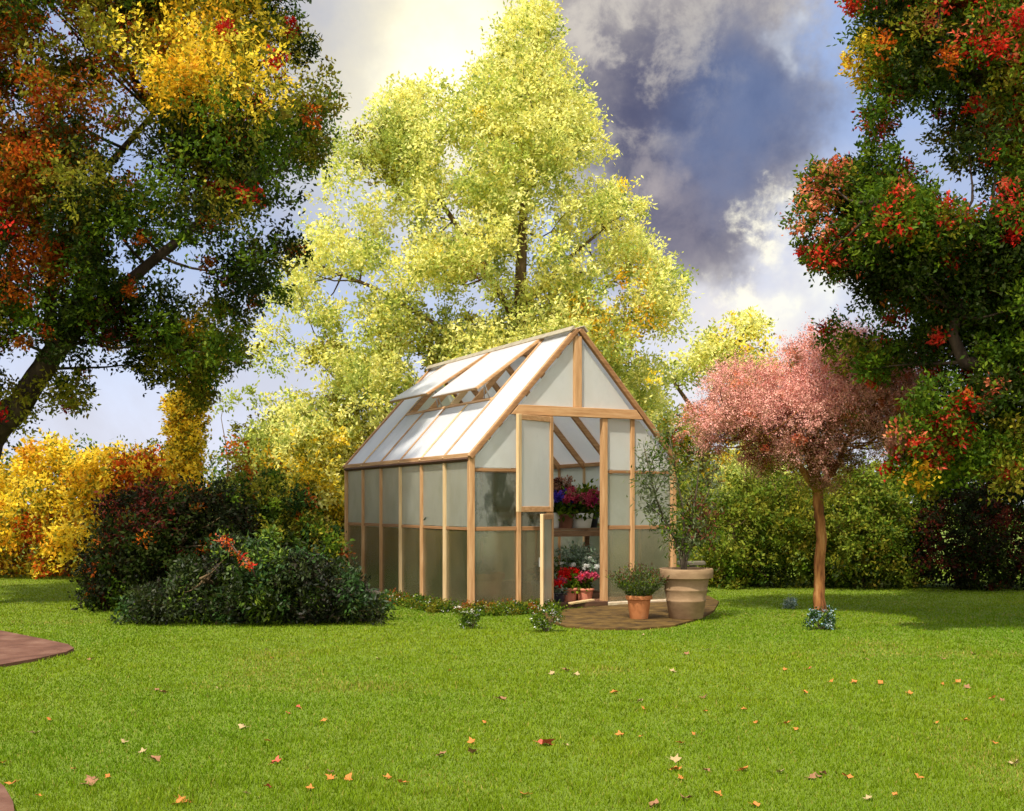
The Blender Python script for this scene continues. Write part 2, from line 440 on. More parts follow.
def crown_clumps(Y, poly, n, rpx, depth, gaps=(), zones=(), base='green', inset=.55, near_bias=0.0):
    """Clump centres through the volume whose outline at distance Y is poly (given at the scale of the picture)."""
    px = np.array([p[0] for p in poly], float); py = np.array([p[1] for p in poly], float)
    cs, rs, ps, got = [], [], [], []
    tries = 0; mind = rpx * .62
    while len(cs) < n and tries < n * 60:
        tries += 1
        x = rng.uniform(px.min(), px.max()); y = rng.uniform(py.min(), py.max())
        r = rpx * rng.uniform(.6, 1.3)
        xa, ya = np.array([x]), np.array([y])
        if not in_poly(xa, ya, poly)[0]: continue
        e = edge_dist(xa, ya, poly)[0]
        if e < r * inset:
            if e < rpx * .25: continue
            r = max(e / inset, rpx * .4)
        bad = False
        for (gx, gy, ga, gb) in gaps:
            if ((x - gx) / (ga + r * .7)) ** 2 + ((y - gy) / (gb + r * .7)) ** 2 < 1: bad = True
        if bad: continue
        q = min(1.0, e / (depth / Y * F * 1.1)); half = depth * math.sqrt(max(.06, 1 - (1 - q) ** 2))
        dy = rng.uniform(-1, 1) * half - near_bias * half
        if any((x - a) ** 2 + (y - b) ** 2 + ((dy - c) * F / Y) ** 2 < mind * mind for a, b, c in got[-400:]): continue
        got.append((x, y, dy))
        w = P(x, y, Y + dy)
        pal = base
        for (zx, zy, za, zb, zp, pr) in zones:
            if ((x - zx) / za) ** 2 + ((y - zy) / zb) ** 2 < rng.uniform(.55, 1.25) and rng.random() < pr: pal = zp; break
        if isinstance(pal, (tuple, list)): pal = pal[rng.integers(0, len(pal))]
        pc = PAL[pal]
        if pal in ('berry', 'red', 'salmon'): r *= .8; pc = np.concatenate([pc, PAL['green'], PAL['dark'][:1]])     # fruit among green leaves
        elif pal in ('yellow', 'gold', 'rust', 'orange') and base != pal: pc = np.concatenate([pc, pc, PAL['olive'][:3]])
        cs.append(w); rs.append(r * Y / F); ps.append(pc)
    return cs, rs, ps


def cull(arr, Y, gaps, soft=.25, zmin=.03):
    B = arr[0]; keep = B[:, 2] > zmin
    px = CX + B[:, 0] / Y * F; py = HY - (B[:, 2] - H) / Y * F
    for (gx, gy, ga, gb) in gaps:
        keep &= ((px - gx) / ga) ** 2 + ((py - gy) / gb) ** 2 > rng.uniform(1 - soft * 2, 1 + soft * .4, len(B))
    return [a[keep] for a in arr]


def limbs(mb, skel, centres, rads, frac, r0, r1, sag=.1, n=6):
    """Thin boughs from the nearest fitting skeleton point to clumps."""
    sk = [Vector(p) for p in skel]
    for c, r in zip(centres, rads):
        if rng.random() > frac: continue
        c = Vector(c)
        best = min(sk, key=lambda p: (p - c).length + (1.2 * max(0, p.z - c.z)))
        ln = (c - best).length
        pts, rr = [], []
        off = Vector(rdir(1)[0]) * ln * .1
        for i in range(n):
            t = i / (n - 1)
            p = best.lerp(c, t); p.z += -sag * ln * math.sin(math.pi * t) * .6; p += off * math.sin(math.pi * t)
            p += Vector(rdir(1)[0]) * ln * .02
            pts.append(p); rr.append(r0 + (r1 - r0) * t ** .7)
        mb.tube(pts, rr, 5, False)


def plant(name, label, cat, base, Y, poly, n, rpx, depth, twigs, per, leaf, gaps=(), zones=(), pal='green', stems=(), bark=None,
          aspect=.55, limb=(.5, .03, .008), mat=None, group=None, inset=.55, flat=.8, trunk_name='trunk', crown_name='crown', twig_len=.5, near_bias=0.0, shell=2.4, extra=(), accents=None):
    root = empty(name, base); tag(root, label, cat, group)
    cs, rs, ps = crown_clumps(Y, poly, n, rpx, depth, gaps, zones, pal, inset, near_bias)
    for (x, y, r_, dy, p_) in extra:
        w = P(x, y, Y + dy); cs.append(w); rs.append(r_ * Y / F); ps.append(np.concatenate([PAL[p_], PAL['green'], PAL['olive'][:2]]) if p_ in ('berry', 'red', 'salmon', 'gold') else PAL[p_])
    arr = cull(clump_leaves(cs, rs, ps, twigs, per, leaf, aspect, flat, twig_len=twig_len, shell=shell), Y, gaps)
    if accents:                                        # small sprays of other colours sitting out on the crown's surface
        k = rng.integers(0, len(cs), accents[0])
        ac = [Vector(cs[i]) + Vector(rdir(1)[0]) * rs[i] * rng.uniform(.75, 1.15) for i in k]
        ar = [rs[i] * rng.uniform(.16, .34) for i in k]
        ap = [PAL[accents[1][rng.integers(0, len(accents[1]))]] for _ in k]
        a2 = cull(clump_leaves(ac, ar, ap, max(6, twigs // 4), per, leaf * .9, aspect, flat, twig_len=.7), Y, gaps)
        arr = [np.concatenate([p_, q_]) for p_, q_ in zip(arr, a2)]
    leaf_mesh(crown_name, *arr, mat or M_LEAF, root)
    mb = MB(); skel = []
    for st in stems:                                  # each: list of (px, py, radius in metres, depth offset)
        pts = [P(a, b, Y) + Vector((0, dy, 0)) for a, b, r_, dy in st]
        fine_p, fine_r = [], []
        for i in range(len(pts) - 1):
            for t in (0, .25, .5, .75):
                p = pts[i].lerp(pts[i + 1], t)
                if i or t: p = p + Vector(rdir(1)[0]) * st[i][2] * .10
                fine_p.append(p); fine_r.append(st[i][2] + (st[i + 1][2] - st[i][2]) * t)
        fine_p.append(pts[-1]); fine_r.append(st[-1][2])
        mb.tube(fine_p, fine_r, 10); skel += fine_p[3:]
    if skel:
        limbs(mb, skel, cs, rs, *limb)
        o = mb.build(trunk_name, bark or M_BARK, root, True); o.location = -root.location
    return root


# ------------------------------------------------------------------ ground
m, nt, b = nodes('lawn_soil')
f = tex(nt, 1.1, 7, .6); f2 = tex(nt, 60, 4, .6)
c1 = ramp(nt, f, [(.3, (.105, .175, .004)), (.7, (.15, .21, .006))])
mx = nt.nodes.new('ShaderNodeMix'); mx.data_type = 'RGBA'; mx.inputs[0].default_value = .35
nt.links.new(c1, mx.inputs[6]); nt.links.new(ramp(nt, f2, [(.35, (.07, .10, .006)), (.7, (.18, .22, .02))]), mx.inputs[7])
nt.links.new(mx.outputs[2], b.inputs['Base Color']); b.inputs['Roughness'].default_value = .95; bump(nt, b, f2, .5, .02)
g = MB().add([(-400, -60, 0), (400, -60, 0), (400, 900, 0), (-400, 900, 0)], [(0, 1, 2, 3)]).build('ground', m)
tag(g, kind='structure')

PATIO = [G(a, b_) for a, b_ in ((540, 613), (548, 622), (566, 628), (600, 630.5), (640, 630.5), (675, 627), (700, 620), (714, 612), (719, 603), (708, 597), (690, 598), (672, 602))]
M_PATIO = noisy('brown_earth', [(.30, (.028, .015, .007)), (.48, (.09, .052, .014)), (.62, (.135, .08, .020)), (.75, (.21, .135, .045))], 6.5, .9, (1, 1, 1), .5, .2, 9, .02)
o = MB().prism([p + Vector((0, 0, .008)) for p in PATIO], (0, 0, 1), .026).build('patio', M_PATIO); tag(o, kind='structure')
PATH1 = [G(a, b_) for a, b_ in ((-120, 690), (-40, 676), (0, 668), (40, 661), (66, 655), (74, 651), (68, 647), (40, 641), (0, 633), (-60, 628), (-200, 640))]
M_PATH = noisy('red_brown_paving', [(.28, (.07, .032, .02)), (.5, (.135, .062, .040)), (.75, (.20, .11, .075))], 4.5, .9, (1, 1, 1), .5, .2, 9, .02)
o = MB().prism([p + Vector((0, 0, .010)) for p in PATH1], (0, 0, 1), .03).build('path', M_PATH); tag(o, kind='structure')
PATH2 = [G(a, b_) for a, b_ in ((-60, 770), (-8, 783), (4, 792), (13, 808), (16, 830), (-70, 850))]
o = MB().prism([p + Vector((0, 0, .010)) for p in PATH2], (0, 0, 1), .03).build('path', M_PATH); tag(o, kind='structure')

# greenhouse frame of reference: front runs 27.4 degrees off the picture plane
GA = R(27.4); GW, GL, EAVE, PEAK = 2.66, 4.04, 1.68, 3.14
ex, ey = Vector((math.cos(GA), math.sin(GA), 0)), Vector((-math.sin(GA), math.cos(GA), 0))
GC = G(471, 612)                                       # near left corner
G0 = GC + ex * GW / 2                                  # middle of the front


def gl(x, v, z=0.0):
    """Greenhouse coordinates to world: x from the middle of the front, v into the depth."""
    return G0 + ex * x + ey * v + Vector((0, 0, z))


FOOT = [gl(-GW / 2, 0), gl(GW / 2, 0), gl(GW / 2, GL), gl(-GW / 2, GL)]
M_FLOOR = noisy('greenhouse_earth', [(.3, (.12, .055, .03)), (.7, (.26, .13, .075))], 7, .95, (1, 1, 1), .5, .2, 9, .02)
o = MB().prism([gl(-1.28, .05, .012), gl(1.28, .05, .012), gl(1.28, GL - .05, .012), gl(-1.28, GL - .05, .012)], (0, 0, 1), .03).build('floor', M_FLOOR)
tag(o, kind='structure')


# ------------------------------------------------------------------ grass: short mown blades over the whole lawn
def value_noise(x, y, s, seed):
    r = np.random.default_rng(seed); n = 64; g_ = r.random((n, n))
    u, v = x / s, y / s; i, j = np.floor(u).astype(int), np.floor(v).astype(int); a, b_ = u - i, v - j
    a, b_ = a * a * (3 - 2 * a), b_ * b_ * (3 - 2 * b_)
    q = lambda k, l: g_[k % n, l % n]
    return (q(i, j) * (1 - a) + q(i + 1, j) * a) * (1 - b_) + (q(i, j + 1) * (1 - a) + q(i + 1, j + 1) * a) * b_


def grass():
    n = 1050000
    y = 3.4 * (24.0 / 3.4) ** rng.random(n)            # denser close by
    half = .62 * y + 1.2
    x = rng.uniform(-1, 1, n) * half
    ok = np.ones(n, bool)
    for poly in (PATIO, PATH1, PATH2, FOOT):
        ok &= ~in_poly(x + rng.normal(0, .03, n), y + rng.normal(0, .035, n), [(p.x, p.y) for p in poly])
    x, y = x[ok], y[ok]; n = len(x)
    p1 = value_noise(x, y, 1.7, 1); p2 = value_noise(x, y, .45, 2); p3 = value_noise(x, y, .13, 3); p0 = value_noise(x, y, 4.5, 4)
    hgt = (.008 + .013 * rng.random(n)) * (.75 + .5 * p3) * np.clip(1.15 - y / 40, .75, 1.1) * np.where(p2 * p3 > .42, 1.3, 1.0)
    wid = .0028 * np.clip(y / 5.0, .75, 2.4) * rng.uniform(.6, 1.3, n)
    ang = rng.uniform(0, 2 * np.pi, n); lean = rng.uniform(.1, .85, n); la = rng.uniform(0, 2 * np.pi, n)
    base = np.stack([x, y, np.zeros(n)], 1)
    sd_ = np.stack([np.cos(ang), np.sin(ang), np.zeros(n)], 1) * wid[:, None]
    tip = base + np.stack([np.cos(la) * lean * hgt, np.sin(la) * lean * hgt, hgt], 1)
    v = np.stack([base - sd_, base + sd_, tip], 1).astype(np.float32)
    c_a, c_b, c_c = np.array([.112, .215, .003]), np.array([.190, .262, .006]), np.array([.31, .27, .05])
    t = np.clip(.6 * p1 + .4 * p2 + .8 * p0 - .42 + .012 * np.clip(y - 8, 0, 10) + rng.normal(0, .16, n), 0, 1)[:, None]
    c_ = c_a * (1 - t) + c_b * t
    p4 = value_noise(x + 9, y, .8, 7); dry = (rng.random(n) < .03 + .28 * np.clip((p4 - .74) * 5, 0, 1))[:, None]
    c_ = np.where(dry, c_c, c_) * rng.uniform(.72, 1.22, (n, 1))
    me = bpy.data.meshes.new('grass')
    me.vertices.add(3 * n); me.vertices.foreach_set('co', v.reshape(-1))
    me.loops.add(3 * n); me.loops.foreach_set('vertex_index', np.arange(3 * n, dtype=np.int32))
    me.polygons.add(n); me.polygons.foreach_set('loop_start', np.arange(0, 3 * n, 3, dtype=np.int32))
    me.update(calc_edges=True)
    a = me.attributes.new('tint', 'FLOAT_COLOR', 'POINT')
    cc = np.ones((n, 3, 4), np.float32); cc[:, :, :3] = c_[:, None, :]; a.data.foreach_set('color', cc.reshape(-1))
    me.materials.append(M_GRASS)
    o = bpy.data.objects.new('grass', me); COL.objects.link(o)
    tag(o, 'short mown bright green lawn grass', 'grass', kind='stuff')


grass()


# ------------------------------------------------------------------ greenhouse
def greenhouse():
    root = empty('greenhouse', G0, GA)
    tag(root, 'small cedar framed greenhouse with milky panes, open stable door and raised roof vents', 'greenhouse')
    hw = GW / 2; slope = (PEAK - EAVE) / hw
    roofz = lambda x: PEAK - abs(x) * slope
    B = .004

    def bar(name, a, b, w, h, ax, pal=WOOD, up=(0, 0, 1), parent=root):
        return MB().beam(a, b, w, h, up).build(name, pal[ax], parent, bevel=B)

    def pane(pts, n, mat, name='pane', parent=root, t=.010):
        return MB().prism(pts, n, t).build(name, mat, parent)

    # foundation kerb and sills
    for (a, b_) in (((-hw, -.01), (-.36, -.01)), ((.36, -.01), (hw, -.01))):
        bar('sill', (a[0] - .03, a[1], .02), (b_[0], b_[1], .02), .12, .044, 'x', {'x': M_SILL})
    for s in (-1, 1):
        bar('sill', (s * hw, .055, .02), (s * hw, GL, .02), .12, .044, 'y', {'y': M_SILL})
    bar('sill', (-hw, GL, .019), (hw, GL, .019), .12, .044, 'x', {'x': M_SILL})
    bar('threshold', (-.36, -.02, .03), (.36, -.02, .03), .16, .06, 'x', {'x': M_DARKWOOD})
    # corner posts, studs, jambs
    for x in (-hw, hw):
        bar('post', (x, 0, .043), (x, 0, EAVE), .065, .065, 'z', up=(0, 1, 0))
        bar('post', (x, GL, .043), (x, GL, EAVE), .065, .065, 'z', up=(0, 1, 0))
    for v in (0, GL):
        for x in (-.75, .75):
            bar('stud', (x, v, .043), (x, v, 2.16 if v == 0 else roofz(x) - .04), .05, .05, 'z', up=(0, 1, 0))
    for x in (-.36, .36):
        bar('door_jamb', (x, -.004, .03), (x, -.004, 2.16), .065, .075, 'z', up=(0, 1, 0))
    # header with ends cut along the roof line
    xb, xt = (PEAK - 2.16) / slope - .02, (PEAK - 2.27) / slope - .02
    MB().prism([(-xb, -.03, 2.16), (xb, -.03, 2.16), (xt, -.03, 2.27), (-xt, -.03, 2.27)], (0, 1, 0), .06).build('header', WOOD['x'], root, bevel=B)
    bar('king_post', (0, -.012, 2.272), (0, -.012, PEAK - .06), .095, .06, 'z', up=(0, 1, 0))
    # front rails and panes, both sides of the door
    for s in (-1, 1):
        for z in (.90, 1.545):
            for (xa, xb_) in ((.395, .725), (.775, hw - .04)):
                bar('rail', (s * xa, .006, z), (s * xb_, .006, z), .03, .034 if z > 1 else .045, 'x', RAIL)
        for (xa, xb_) in ((.392, .726), (.774, hw - .036)):
            for (za, zb, mt) in ((.043, .875, M_PANE_LOW), (.925, 1.52, M_PANE_STAIN if s < 0 else M_PANE_UP)):
                pane([(s * xa, .008, za), (s * xb_, .008, za), (s * xb_, .008, zb), (s * xa, .008, zb)], (0, 1, 0), mt)
        pane([(s * .392, .008, 1.57), (s * .726, .008, 1.57), (s * .726, .008, 2.158), (s * .392, .008, 2.158)], (0, 1, 0), M_PANE_GABLE)
        zr = lambda x: roofz(x) - .055
        pane([(s * .774, .008, 1.57), (s * (hw - .036), .008, 1.57), (s * (hw - .036), .008, zr(hw - .036)), (s * .85, .008, zr(.85)), (s * .774, .008, 2.158)], (0, 1, 0), M_PANE_GABLE)
        pane([(s * .048, .006, 2.272), (s * .725, .006, 2.272), (s * .048, .006, zr(.048))], (0, 1, 0), M_PANE_GABLE)
    # back wall
    for z in (.90, 1.66):
        bar('rail', (-hw + .04, GL + .003, z), (hw - .04, GL + .003, z), .04, .05, 'x')
    for (xa, xb_) in ((-hw + .036, -.776), (-.724, .724), (.776, hw - .036)):
        for (za, zb, mt) in ((.043, .875, M_PANE_UP), (.925, 1.635, M_PANE_GABLE)):
            pane([(xa, GL - .006, za), (xb_, GL - .006, za), (xb_, GL - .006, zb), (xa, GL - .006, zb)], (0, 1, 0), mt)
    pane([(-hw + .06, GL - .006, 1.686), (hw - .06, GL - .006, 1.686), (0, GL - .006, PEAK - .09)], (0, 1, 0), M_PANE_GABLE)
    # side walls
    bay = GL / 6
    for s in (-1, 1):
        x = s * hw
        bar('wall_plate', (x, -.0375, EAVE + .022), (x, GL + .0375, EAVE + .022), .075, .05, 'y')
        for i in range(1, 6):
            bar('stud', (x, i * bay, .043), (x, i * bay, EAVE - .004), .06, .042, 'z', PALE if i in (1, 3) else WOOD, up=(0, 1, 0))
        for i in range(6):
            va, vb = i * bay + (.038 if i == 0 else .0235), (i + 1) * bay - (.038 if i == 5 else .0235)
            bar('rail', (x + s * -.006, va, .90), (x + s * -.006, vb, .90), .03, .034, 'y', RAIL)
            for (za, zb, mt) in ((.043, .877, M_PANE_LOW if s < 0 else M_PANE_UP), (.923, EAVE - .004, M_PANE_UP if s < 0 else M_PANE_GABLE)):
                pane([(x - s * .004, va, za), (x - s * .004, vb, za), (x - s * .004, vb, zb), (x - s * .004, va, zb)], (1, 0, 0), mt)
    # roof: point on a slope at t (0 ridge, 1 eave), lifted by h above the slope
    run = Vector((hw, 0, PEAK - EAVE)); SL = run.length
    ov = 1.012

    def rp(s, v, t, h=0.0):
        n = Vector((s * (PEAK - EAVE), 0, hw)).normalized()
        return Vector((s * hw * t, v, PEAK - (PEAK - EAVE) * t)) + n * h

    for s in (-1, 1):
        n = Vector((s * (PEAK - EAVE), 0, hw)).normalized()
        for k, v in enumerate((-.035, GL + .035)):
            bar('rake_rafter', rp(s, v, .0, .018), rp(s, v, ov, .018), .055, .046, 'x', RAIL, n)
            bar('rake_cap', rp(s, v, .012, .048), rp(s, v, ov + .002, .048), .045, .013, 'x', WOOD, n)
        for i in range(1, 6):
            bar('rafter', rp(s, i * bay, .02, -.012), rp(s, i * bay, 1.0, -.012), .042, .07, 'x', PALE if (s < 0 and i in (1, 3)) else WOOD, n)
            if s > 0: bar('glazing_bar', rp(s, i * bay, .02, .040), rp(s, i * bay, ov, .040), .034, .012, 'x', PALE, n)
            else: bar('glazing_bar', rp(s, i * bay, .02 if i in (1, 5) else .535, .040), rp(s, i * bay, ov, .040), .036, .012, 'x', (WOOD if i in (1, 4, 3) else PALE), n)
        bar('fascia', rp(s, -.0, ov + .009, .008), rp(s, GL, ov + .009, .006), .022, .044, 'y', {'y': M_DARKWOOD}, n)
        for i in range(6):
            va, vb = i * bay + (.002 if i == 0 else .0015), (i + 1) * bay - (.002 if i == 5 else .0015)
            full = s > 0 or i in (0, 5)
            t0 = .012 if full else .535
            pane([rp(s, va, t0, .029), rp(s, vb, t0, .029), rp(s, vb, ov - .002, .029), rp(s, va, ov - .002, .029)], n, M_PANE_ROOF, 'roof_pane', t=.009)
    n = Vector((-(PEAK - EAVE), 0, hw)).normalized()
    bar('purlin', rp(-1, bay + .022, .522, .012), rp(-1, 5 * bay - .022, .522, .012), .045, .06, 'y', WOOD, n)
    # ridge
    bar('ridge_beam', (0, -.0, PEAK - .075), (0, GL, PEAK - .075), .04, .11, 'y')
    mb = MB()
    for s in (-1, 1):
        nn = Vector((s * (PEAK - EAVE), 0, hw)).normalized()
        mb.prism([rp(s, -.07, -.002 if s > 0 else .004, .078), rp(s, GL + .07, -.002 if s > 0 else .004, .078), rp(s, GL + .07, .042, .078), rp(s, -.07, .042, .078)], nn, .016)
    mb.build('ridge_cap', M_CAP, root)
    # two top hung vents propped open on the left slope
    for (va, vb, th) in ((bay + .012, 3 * bay - .03, R(11)), (3 * bay + .03, 5 * bay - .012, R(14.5))):
        hinge = rp(-1, 0, .035, .062)
        down = Vector((-hw, 0, -(PEAK - EAVE))).normalized(); nn = Vector((-(PEAK - EAVE), 0, hw)).normalized()
        d2 = down * math.cos(th) + nn * math.sin(th); n2 = nn * math.cos(th) - down * math.sin(th)
        ln = SL * .52

        def vp(v, t, h=0.0): return hinge + d2 * (ln * t) + n2 * h + Vector((0, v, 0))
        fr = MB()
        fr.beam(vp(va, 0), vp(vb, 0), .045, .03, n2).beam(vp(va, 1), vp(vb, 1), .03, .028, n2)
        fr.beam(vp(va + .02, .02), vp(va + .02, .985), .04, .03, n2).beam(vp(vb - .02, .02), vp(vb - .02, .985), .04, .03, n2)
        vf = fr.build('roof_vent', WOOD['x'], root, bevel=.003)
        MB().prism([vp(va + .043, .02, .008), vp(vb - .043, .02, .008), vp(vb - .043, 1.02, .018), vp(va + .043, 1.02, .018)], n2, .009).build('pane', M_PANE_ROOF, vf)
        st = MB(); vm = va + .10
        st.beam(rp(-1, vm, .515, .045), vp(vm, .86, -.016), .014, .010)
        st.beam(rp(-1, vm + .14, .515, .045), vp(vm, .86, -.020), .012, .010)
        st.build('stay', M_METAL, vf)
    # stable door: two leaves hinged on the left jamb
    def leaf(z0, z1, ang, pal_free):
        L = .62; a = R(180 - ang)
        hx, hy = -.352, -.062
        dv = Vector((math.cos(R(ang)), -math.sin(R(ang)), 0)); nv = Vector((dv.y, -dv.x, 0))
        q = lambda t, z: Vector((hx, hy, z)) + dv * (L * t)
        up = nv
        d = MB().beam(q(.045, z0), q(.045, z1), .055, .036, up).build('stable_door_leaf', WOOD['z'], root, bevel=B)
        MB().beam(q(.955, z0), q(.955, z1), .06, .036, up).build('stile', pal_free['z'], d, bevel=B)
        for z in (z0 + .03, z1 - .03):
            MB().beam(q(.092, z), q(.905, z), .06, .034, up).build('door_rail', WOOD['x'], d, bevel=B)
        MB().prism([q(.092, z0 + .061), q(.905, z0 + .061), q(.905, z1 - .061), q(.092, z1 - .061)], nv, .008).build('pane', M_PANE_GABLE if z0 > .5 else M_PANE_UP, d)
        for z in (z0 + .10, z1 - .10):
            MB().box(q(.01, z), (.03, .03, .09)).build('hinge', M_METAL, d)
        MB().beam(q(.955, (z0 + z1) / 2 - .05) + nv * .028, q(.955, (z0 + z1) / 2 + .05) + nv * .028, .014, .014, up).build('latch', M_METAL, d)
    leaf(1.085, 2.145, 157, PALE)
    leaf(.035, 1.065, 130, PALE)
    return root


greenhouse()


# ------------------------------------------------------------------ pots and plants
def pot(parent, r0, r1, h, mat, rim=True, bands=0, name='pot'):
    """A hollow flower pot: base radius r0, top radius r1."""
    t = r1 * .10
    if rim:
        zr = h * .80; rr = r0 + (r1 * .90 - r0) * (zr / h)
        prof = [(0, 0), (r0 * .96, 0), (r0, .006)]
        for k in range(bands):
            z = h * (.36 + .22 * k); r_ = r0 + (rr - r0) * z / zr
            prof += [(r_, z - .012), (r_ + .004, z - .006), (r_ + .004, z + .006), (r_, z + .012)]
        prof += [(rr, zr), (r1 * .985, zr + .008), (r1, zr + .03 * h / .3), (r1, h - .012), (r1 - .006, h), (r1 - t, h), (r1 - t - .004, h - .01), (rr * .93, h * .74)]
    else:
        prof = [(0, 0), (r0 * .96, 0), (r0, .005), (r1, h - .006), (r1 - .003, h), (r1 - t, h), (r1 - t, h - .01), (r1 * .86, h * .8)]
    p = MB().lathe(prof, 48).build(name, mat, parent, True)
    ms = p.modifiers.new('e', 'EDGE_SPLIT'); ms.split_angle = R(50)
    zs = h * .86; n = 28; rs = r1 * .885 if rim else r1 * .90
    vs = [(0, 0, zs + .01)] + [(rs * math.cos(2 * math.pi * k / n), rs * math.sin(2 * math.pi * k / n), zs) for k in range(n)]
    MB().add(vs, [(0, 1 + k, 1 + (k + 1) % n) for k in range(n)]).build('soil', M_SOIL, p)
    return p


def foliage(parent, c, r, n, pal, leaf, twigs=14, per=6, aspect=.5, mat=None, name='foliage', flat=.85, spread=.55, rc=.45):
    """A mound of leaves round the local point c."""
    cs = [Vector(c) + Vector(rdir(1)[0]) * (r * spread * rng.random() ** .5) for _ in range(n)]
    pals = [PAL[pal if isinstance(pal, str) else pal[rng.integers(0, len(pal))]] for _ in cs]
    arr = clump_leaves(cs, [r * rc] * n, pals, twigs, per, leaf, aspect, flat)
    o = leaf_mesh(name, *arr, mat or M_LEAF)
    o.parent = parent
    return o


def blooms(parent, heads, pal, rad, petal, n=40, name='flower'):
    """Each flower head is one part: a dense ball of petals."""
    for h in heads:
        arr = clump_leaves([h], [rad], [PAL[pal]], n, 4, petal, .9, .7, twig_len=.15, shell=4)
        o = leaf_mesh(name, *arr, M_PETAL); o.parent = parent


# the large clay pot with the olive
t = empty('potted_olive', P(686, 612, 11.5) * 1.0); t.location.z = .021
tag(t, 'tall slender olive in the large weathered clay pot at the greenhouse corner', 'potted tree')
pot(t, .168, .272, .50, M_BIGPOT, True, 2)
Yp = 11.5
stems = MB(); tips = []
base0 = Vector((0, 0, .42))


def rel(px, py, dy=0.0):
    v = P(px, py, Yp) + Vector((0, dy, 0)); return v - t.location


for path_, r0 in (
    ([(682, 575), (681, 556), (676, 540), (664, 518), (655, 494), (650, 470), (645, 448)], .020),
    ([(683, 575), (684, 552), (688, 532), (694, 510), (698, 486), (700, 462)], .020),
    ([(684, 575), (687, 556), (694, 536), (706, 522), (714, 505)], .014),
    ([(681, 556), (684, 530), (682, 505), (676, 480), (672, 455), (668, 438)], .014),
    ([(664, 518), (652, 508), (643, 498)], .008), ([(655, 494), (664, 478), (667, 460)], .007),
    ([(688, 532), (701, 512), (712, 484), (716, 464)], .009), ([(694, 536), (708, 540), (716, 532)], .007),
    ([(650, 470), (655, 455), (660, 440)], .006), ([(655, 494), (646, 484), (640, 476)], .006), ([(676, 540), (668, 530), (662, 510)], .007)):
    off = rng.uniform(-.14, .14)
    pts = [rel(a, b_, off * i / len(path_)) for i, (a, b_) in enumerate(path_)]
    if path_[0][1] == 575: pts = [Vector((pts[0].x * .6, 0, .42))] + pts[1:]
    stems.tube(pts, [r0 * (1 - .75 * i / (len(pts) - 1)) for i in range(len(pts))], 7)
    for i in range(1, len(pts)):
        if pts[i].z > .78:
            for q in (.35, .7, 1.0): tips.append(pts[i - 1].lerp(pts[i], q))
stems.build('stem', M_TWIG, t, True)
pl = [PAL['bronze'] if (p.z > .8 and p.z < 1.2 and p.x > .0 and rng.random() < .45) else PAL['oliveleaf'] if rng.random() < .7 else PAL['green'] for p in tips]
arr = clump_leaves(tips, [.085] * len(tips), pl, 7, 5, .058, .30, .9, twig_len=.9)
o = leaf_mesh('foliage', *arr, M_LEAF); o.parent = t

# the small terracotta pot with lavender
t = empty('potted_lavender', P(639, 612, 11.45)); t.location.z = .021
tag(t, 'bushy lavender with dusky tips in a small terracotta pot outside the greenhouse', 'potted plant')
pot(t, .092, .135, .235, M_TERRA)
B_, D_, S_, L_, W_, T_ = [], [], [], [], [], []
for k in range(420):
    d = rdir(1)[0]; d[2] = abs(d[2]) + .75; d /= np.linalg.norm(d)
    ln = rng.uniform(.24, .37)
    b0 = np.array([d[0] * .09, d[1] * .09, .20])
    for i in range(14):
        q = (i + rng.random()) / 14
        B_.append(b0 + d * ln * q); D_.append(d * .7 + rng.normal(size=3) * .55); S_.append(rng.normal(size=3)); L_.append(.030 * rng.uniform(.7, 1.3)); W_.append(.011)
        pal = PAL['bronze'] if (q > .86 and rng.random() < .5) else PAL['oliveleaf'] if rng.random() < .45 else PAL['green']
        T_.append(pal[rng.integers(0, len(pal))] * rng.uniform(.6, 1.05))
o = leaf_mesh('foliage', np.array(B_), np.array(D_), np.array(S_), np.array(L_), np.array(W_), np.array(T_), M_LEAF); o.parent = t
st = MB()
for k in range(26):
    d = Vector(rdir(1)[0]); d.z = abs(d.z) + 1.0; d.normalize()
    st.tube([Vector((d.x * .05, d.y * .05, .19)), Vector((d.x * .16, d.y * .16, .19 + d.z * .26))], [.003, .002], 4)
st.build('stem', M_TWIG, t)

# bench inside the greenhouse
BX0, BX1, BV0, BV1, BZ = .20, 1.24, 1.18, 1.80, .87
t = empty('potting_bench', gl((BX0 + BX1) / 2, (BV0 + BV1) / 2, .027), GA)
tag(t, 'dark slatted wooden potting bench across the inside of the greenhouse', 'bench')
hx, hv = (BX1 - BX0) / 2, (BV1 - BV0) / 2; bz = BZ - .027
mb = MB()
for k in range(7): mb.box((0, -hv + .045 + k * (2 * hv - .09) / 6, bz - .012), (2 * hx, .068, .024))
mb.build('slatted_top', M_BENCH, t, bevel=.003)
MB().box((0, -hv + .02, bz - .065), (2 * hx - .02, .03, .075)).build('apron', M_BENCH, t, bevel=.003)
for sx in (-1, 1):
    for sv in (-1, 1): MB().box((sx * (hx - .05), sv * (hv - .06), (bz - .026) / 2), (.05, .05, bz - .026)).build('leg', M_BENCH, t, bevel=.003)
MB().box((0, hv - .06, .28), (2 * hx - .16, .03, .05)).build('stretcher', M_BENCH, t, bevel=.003)


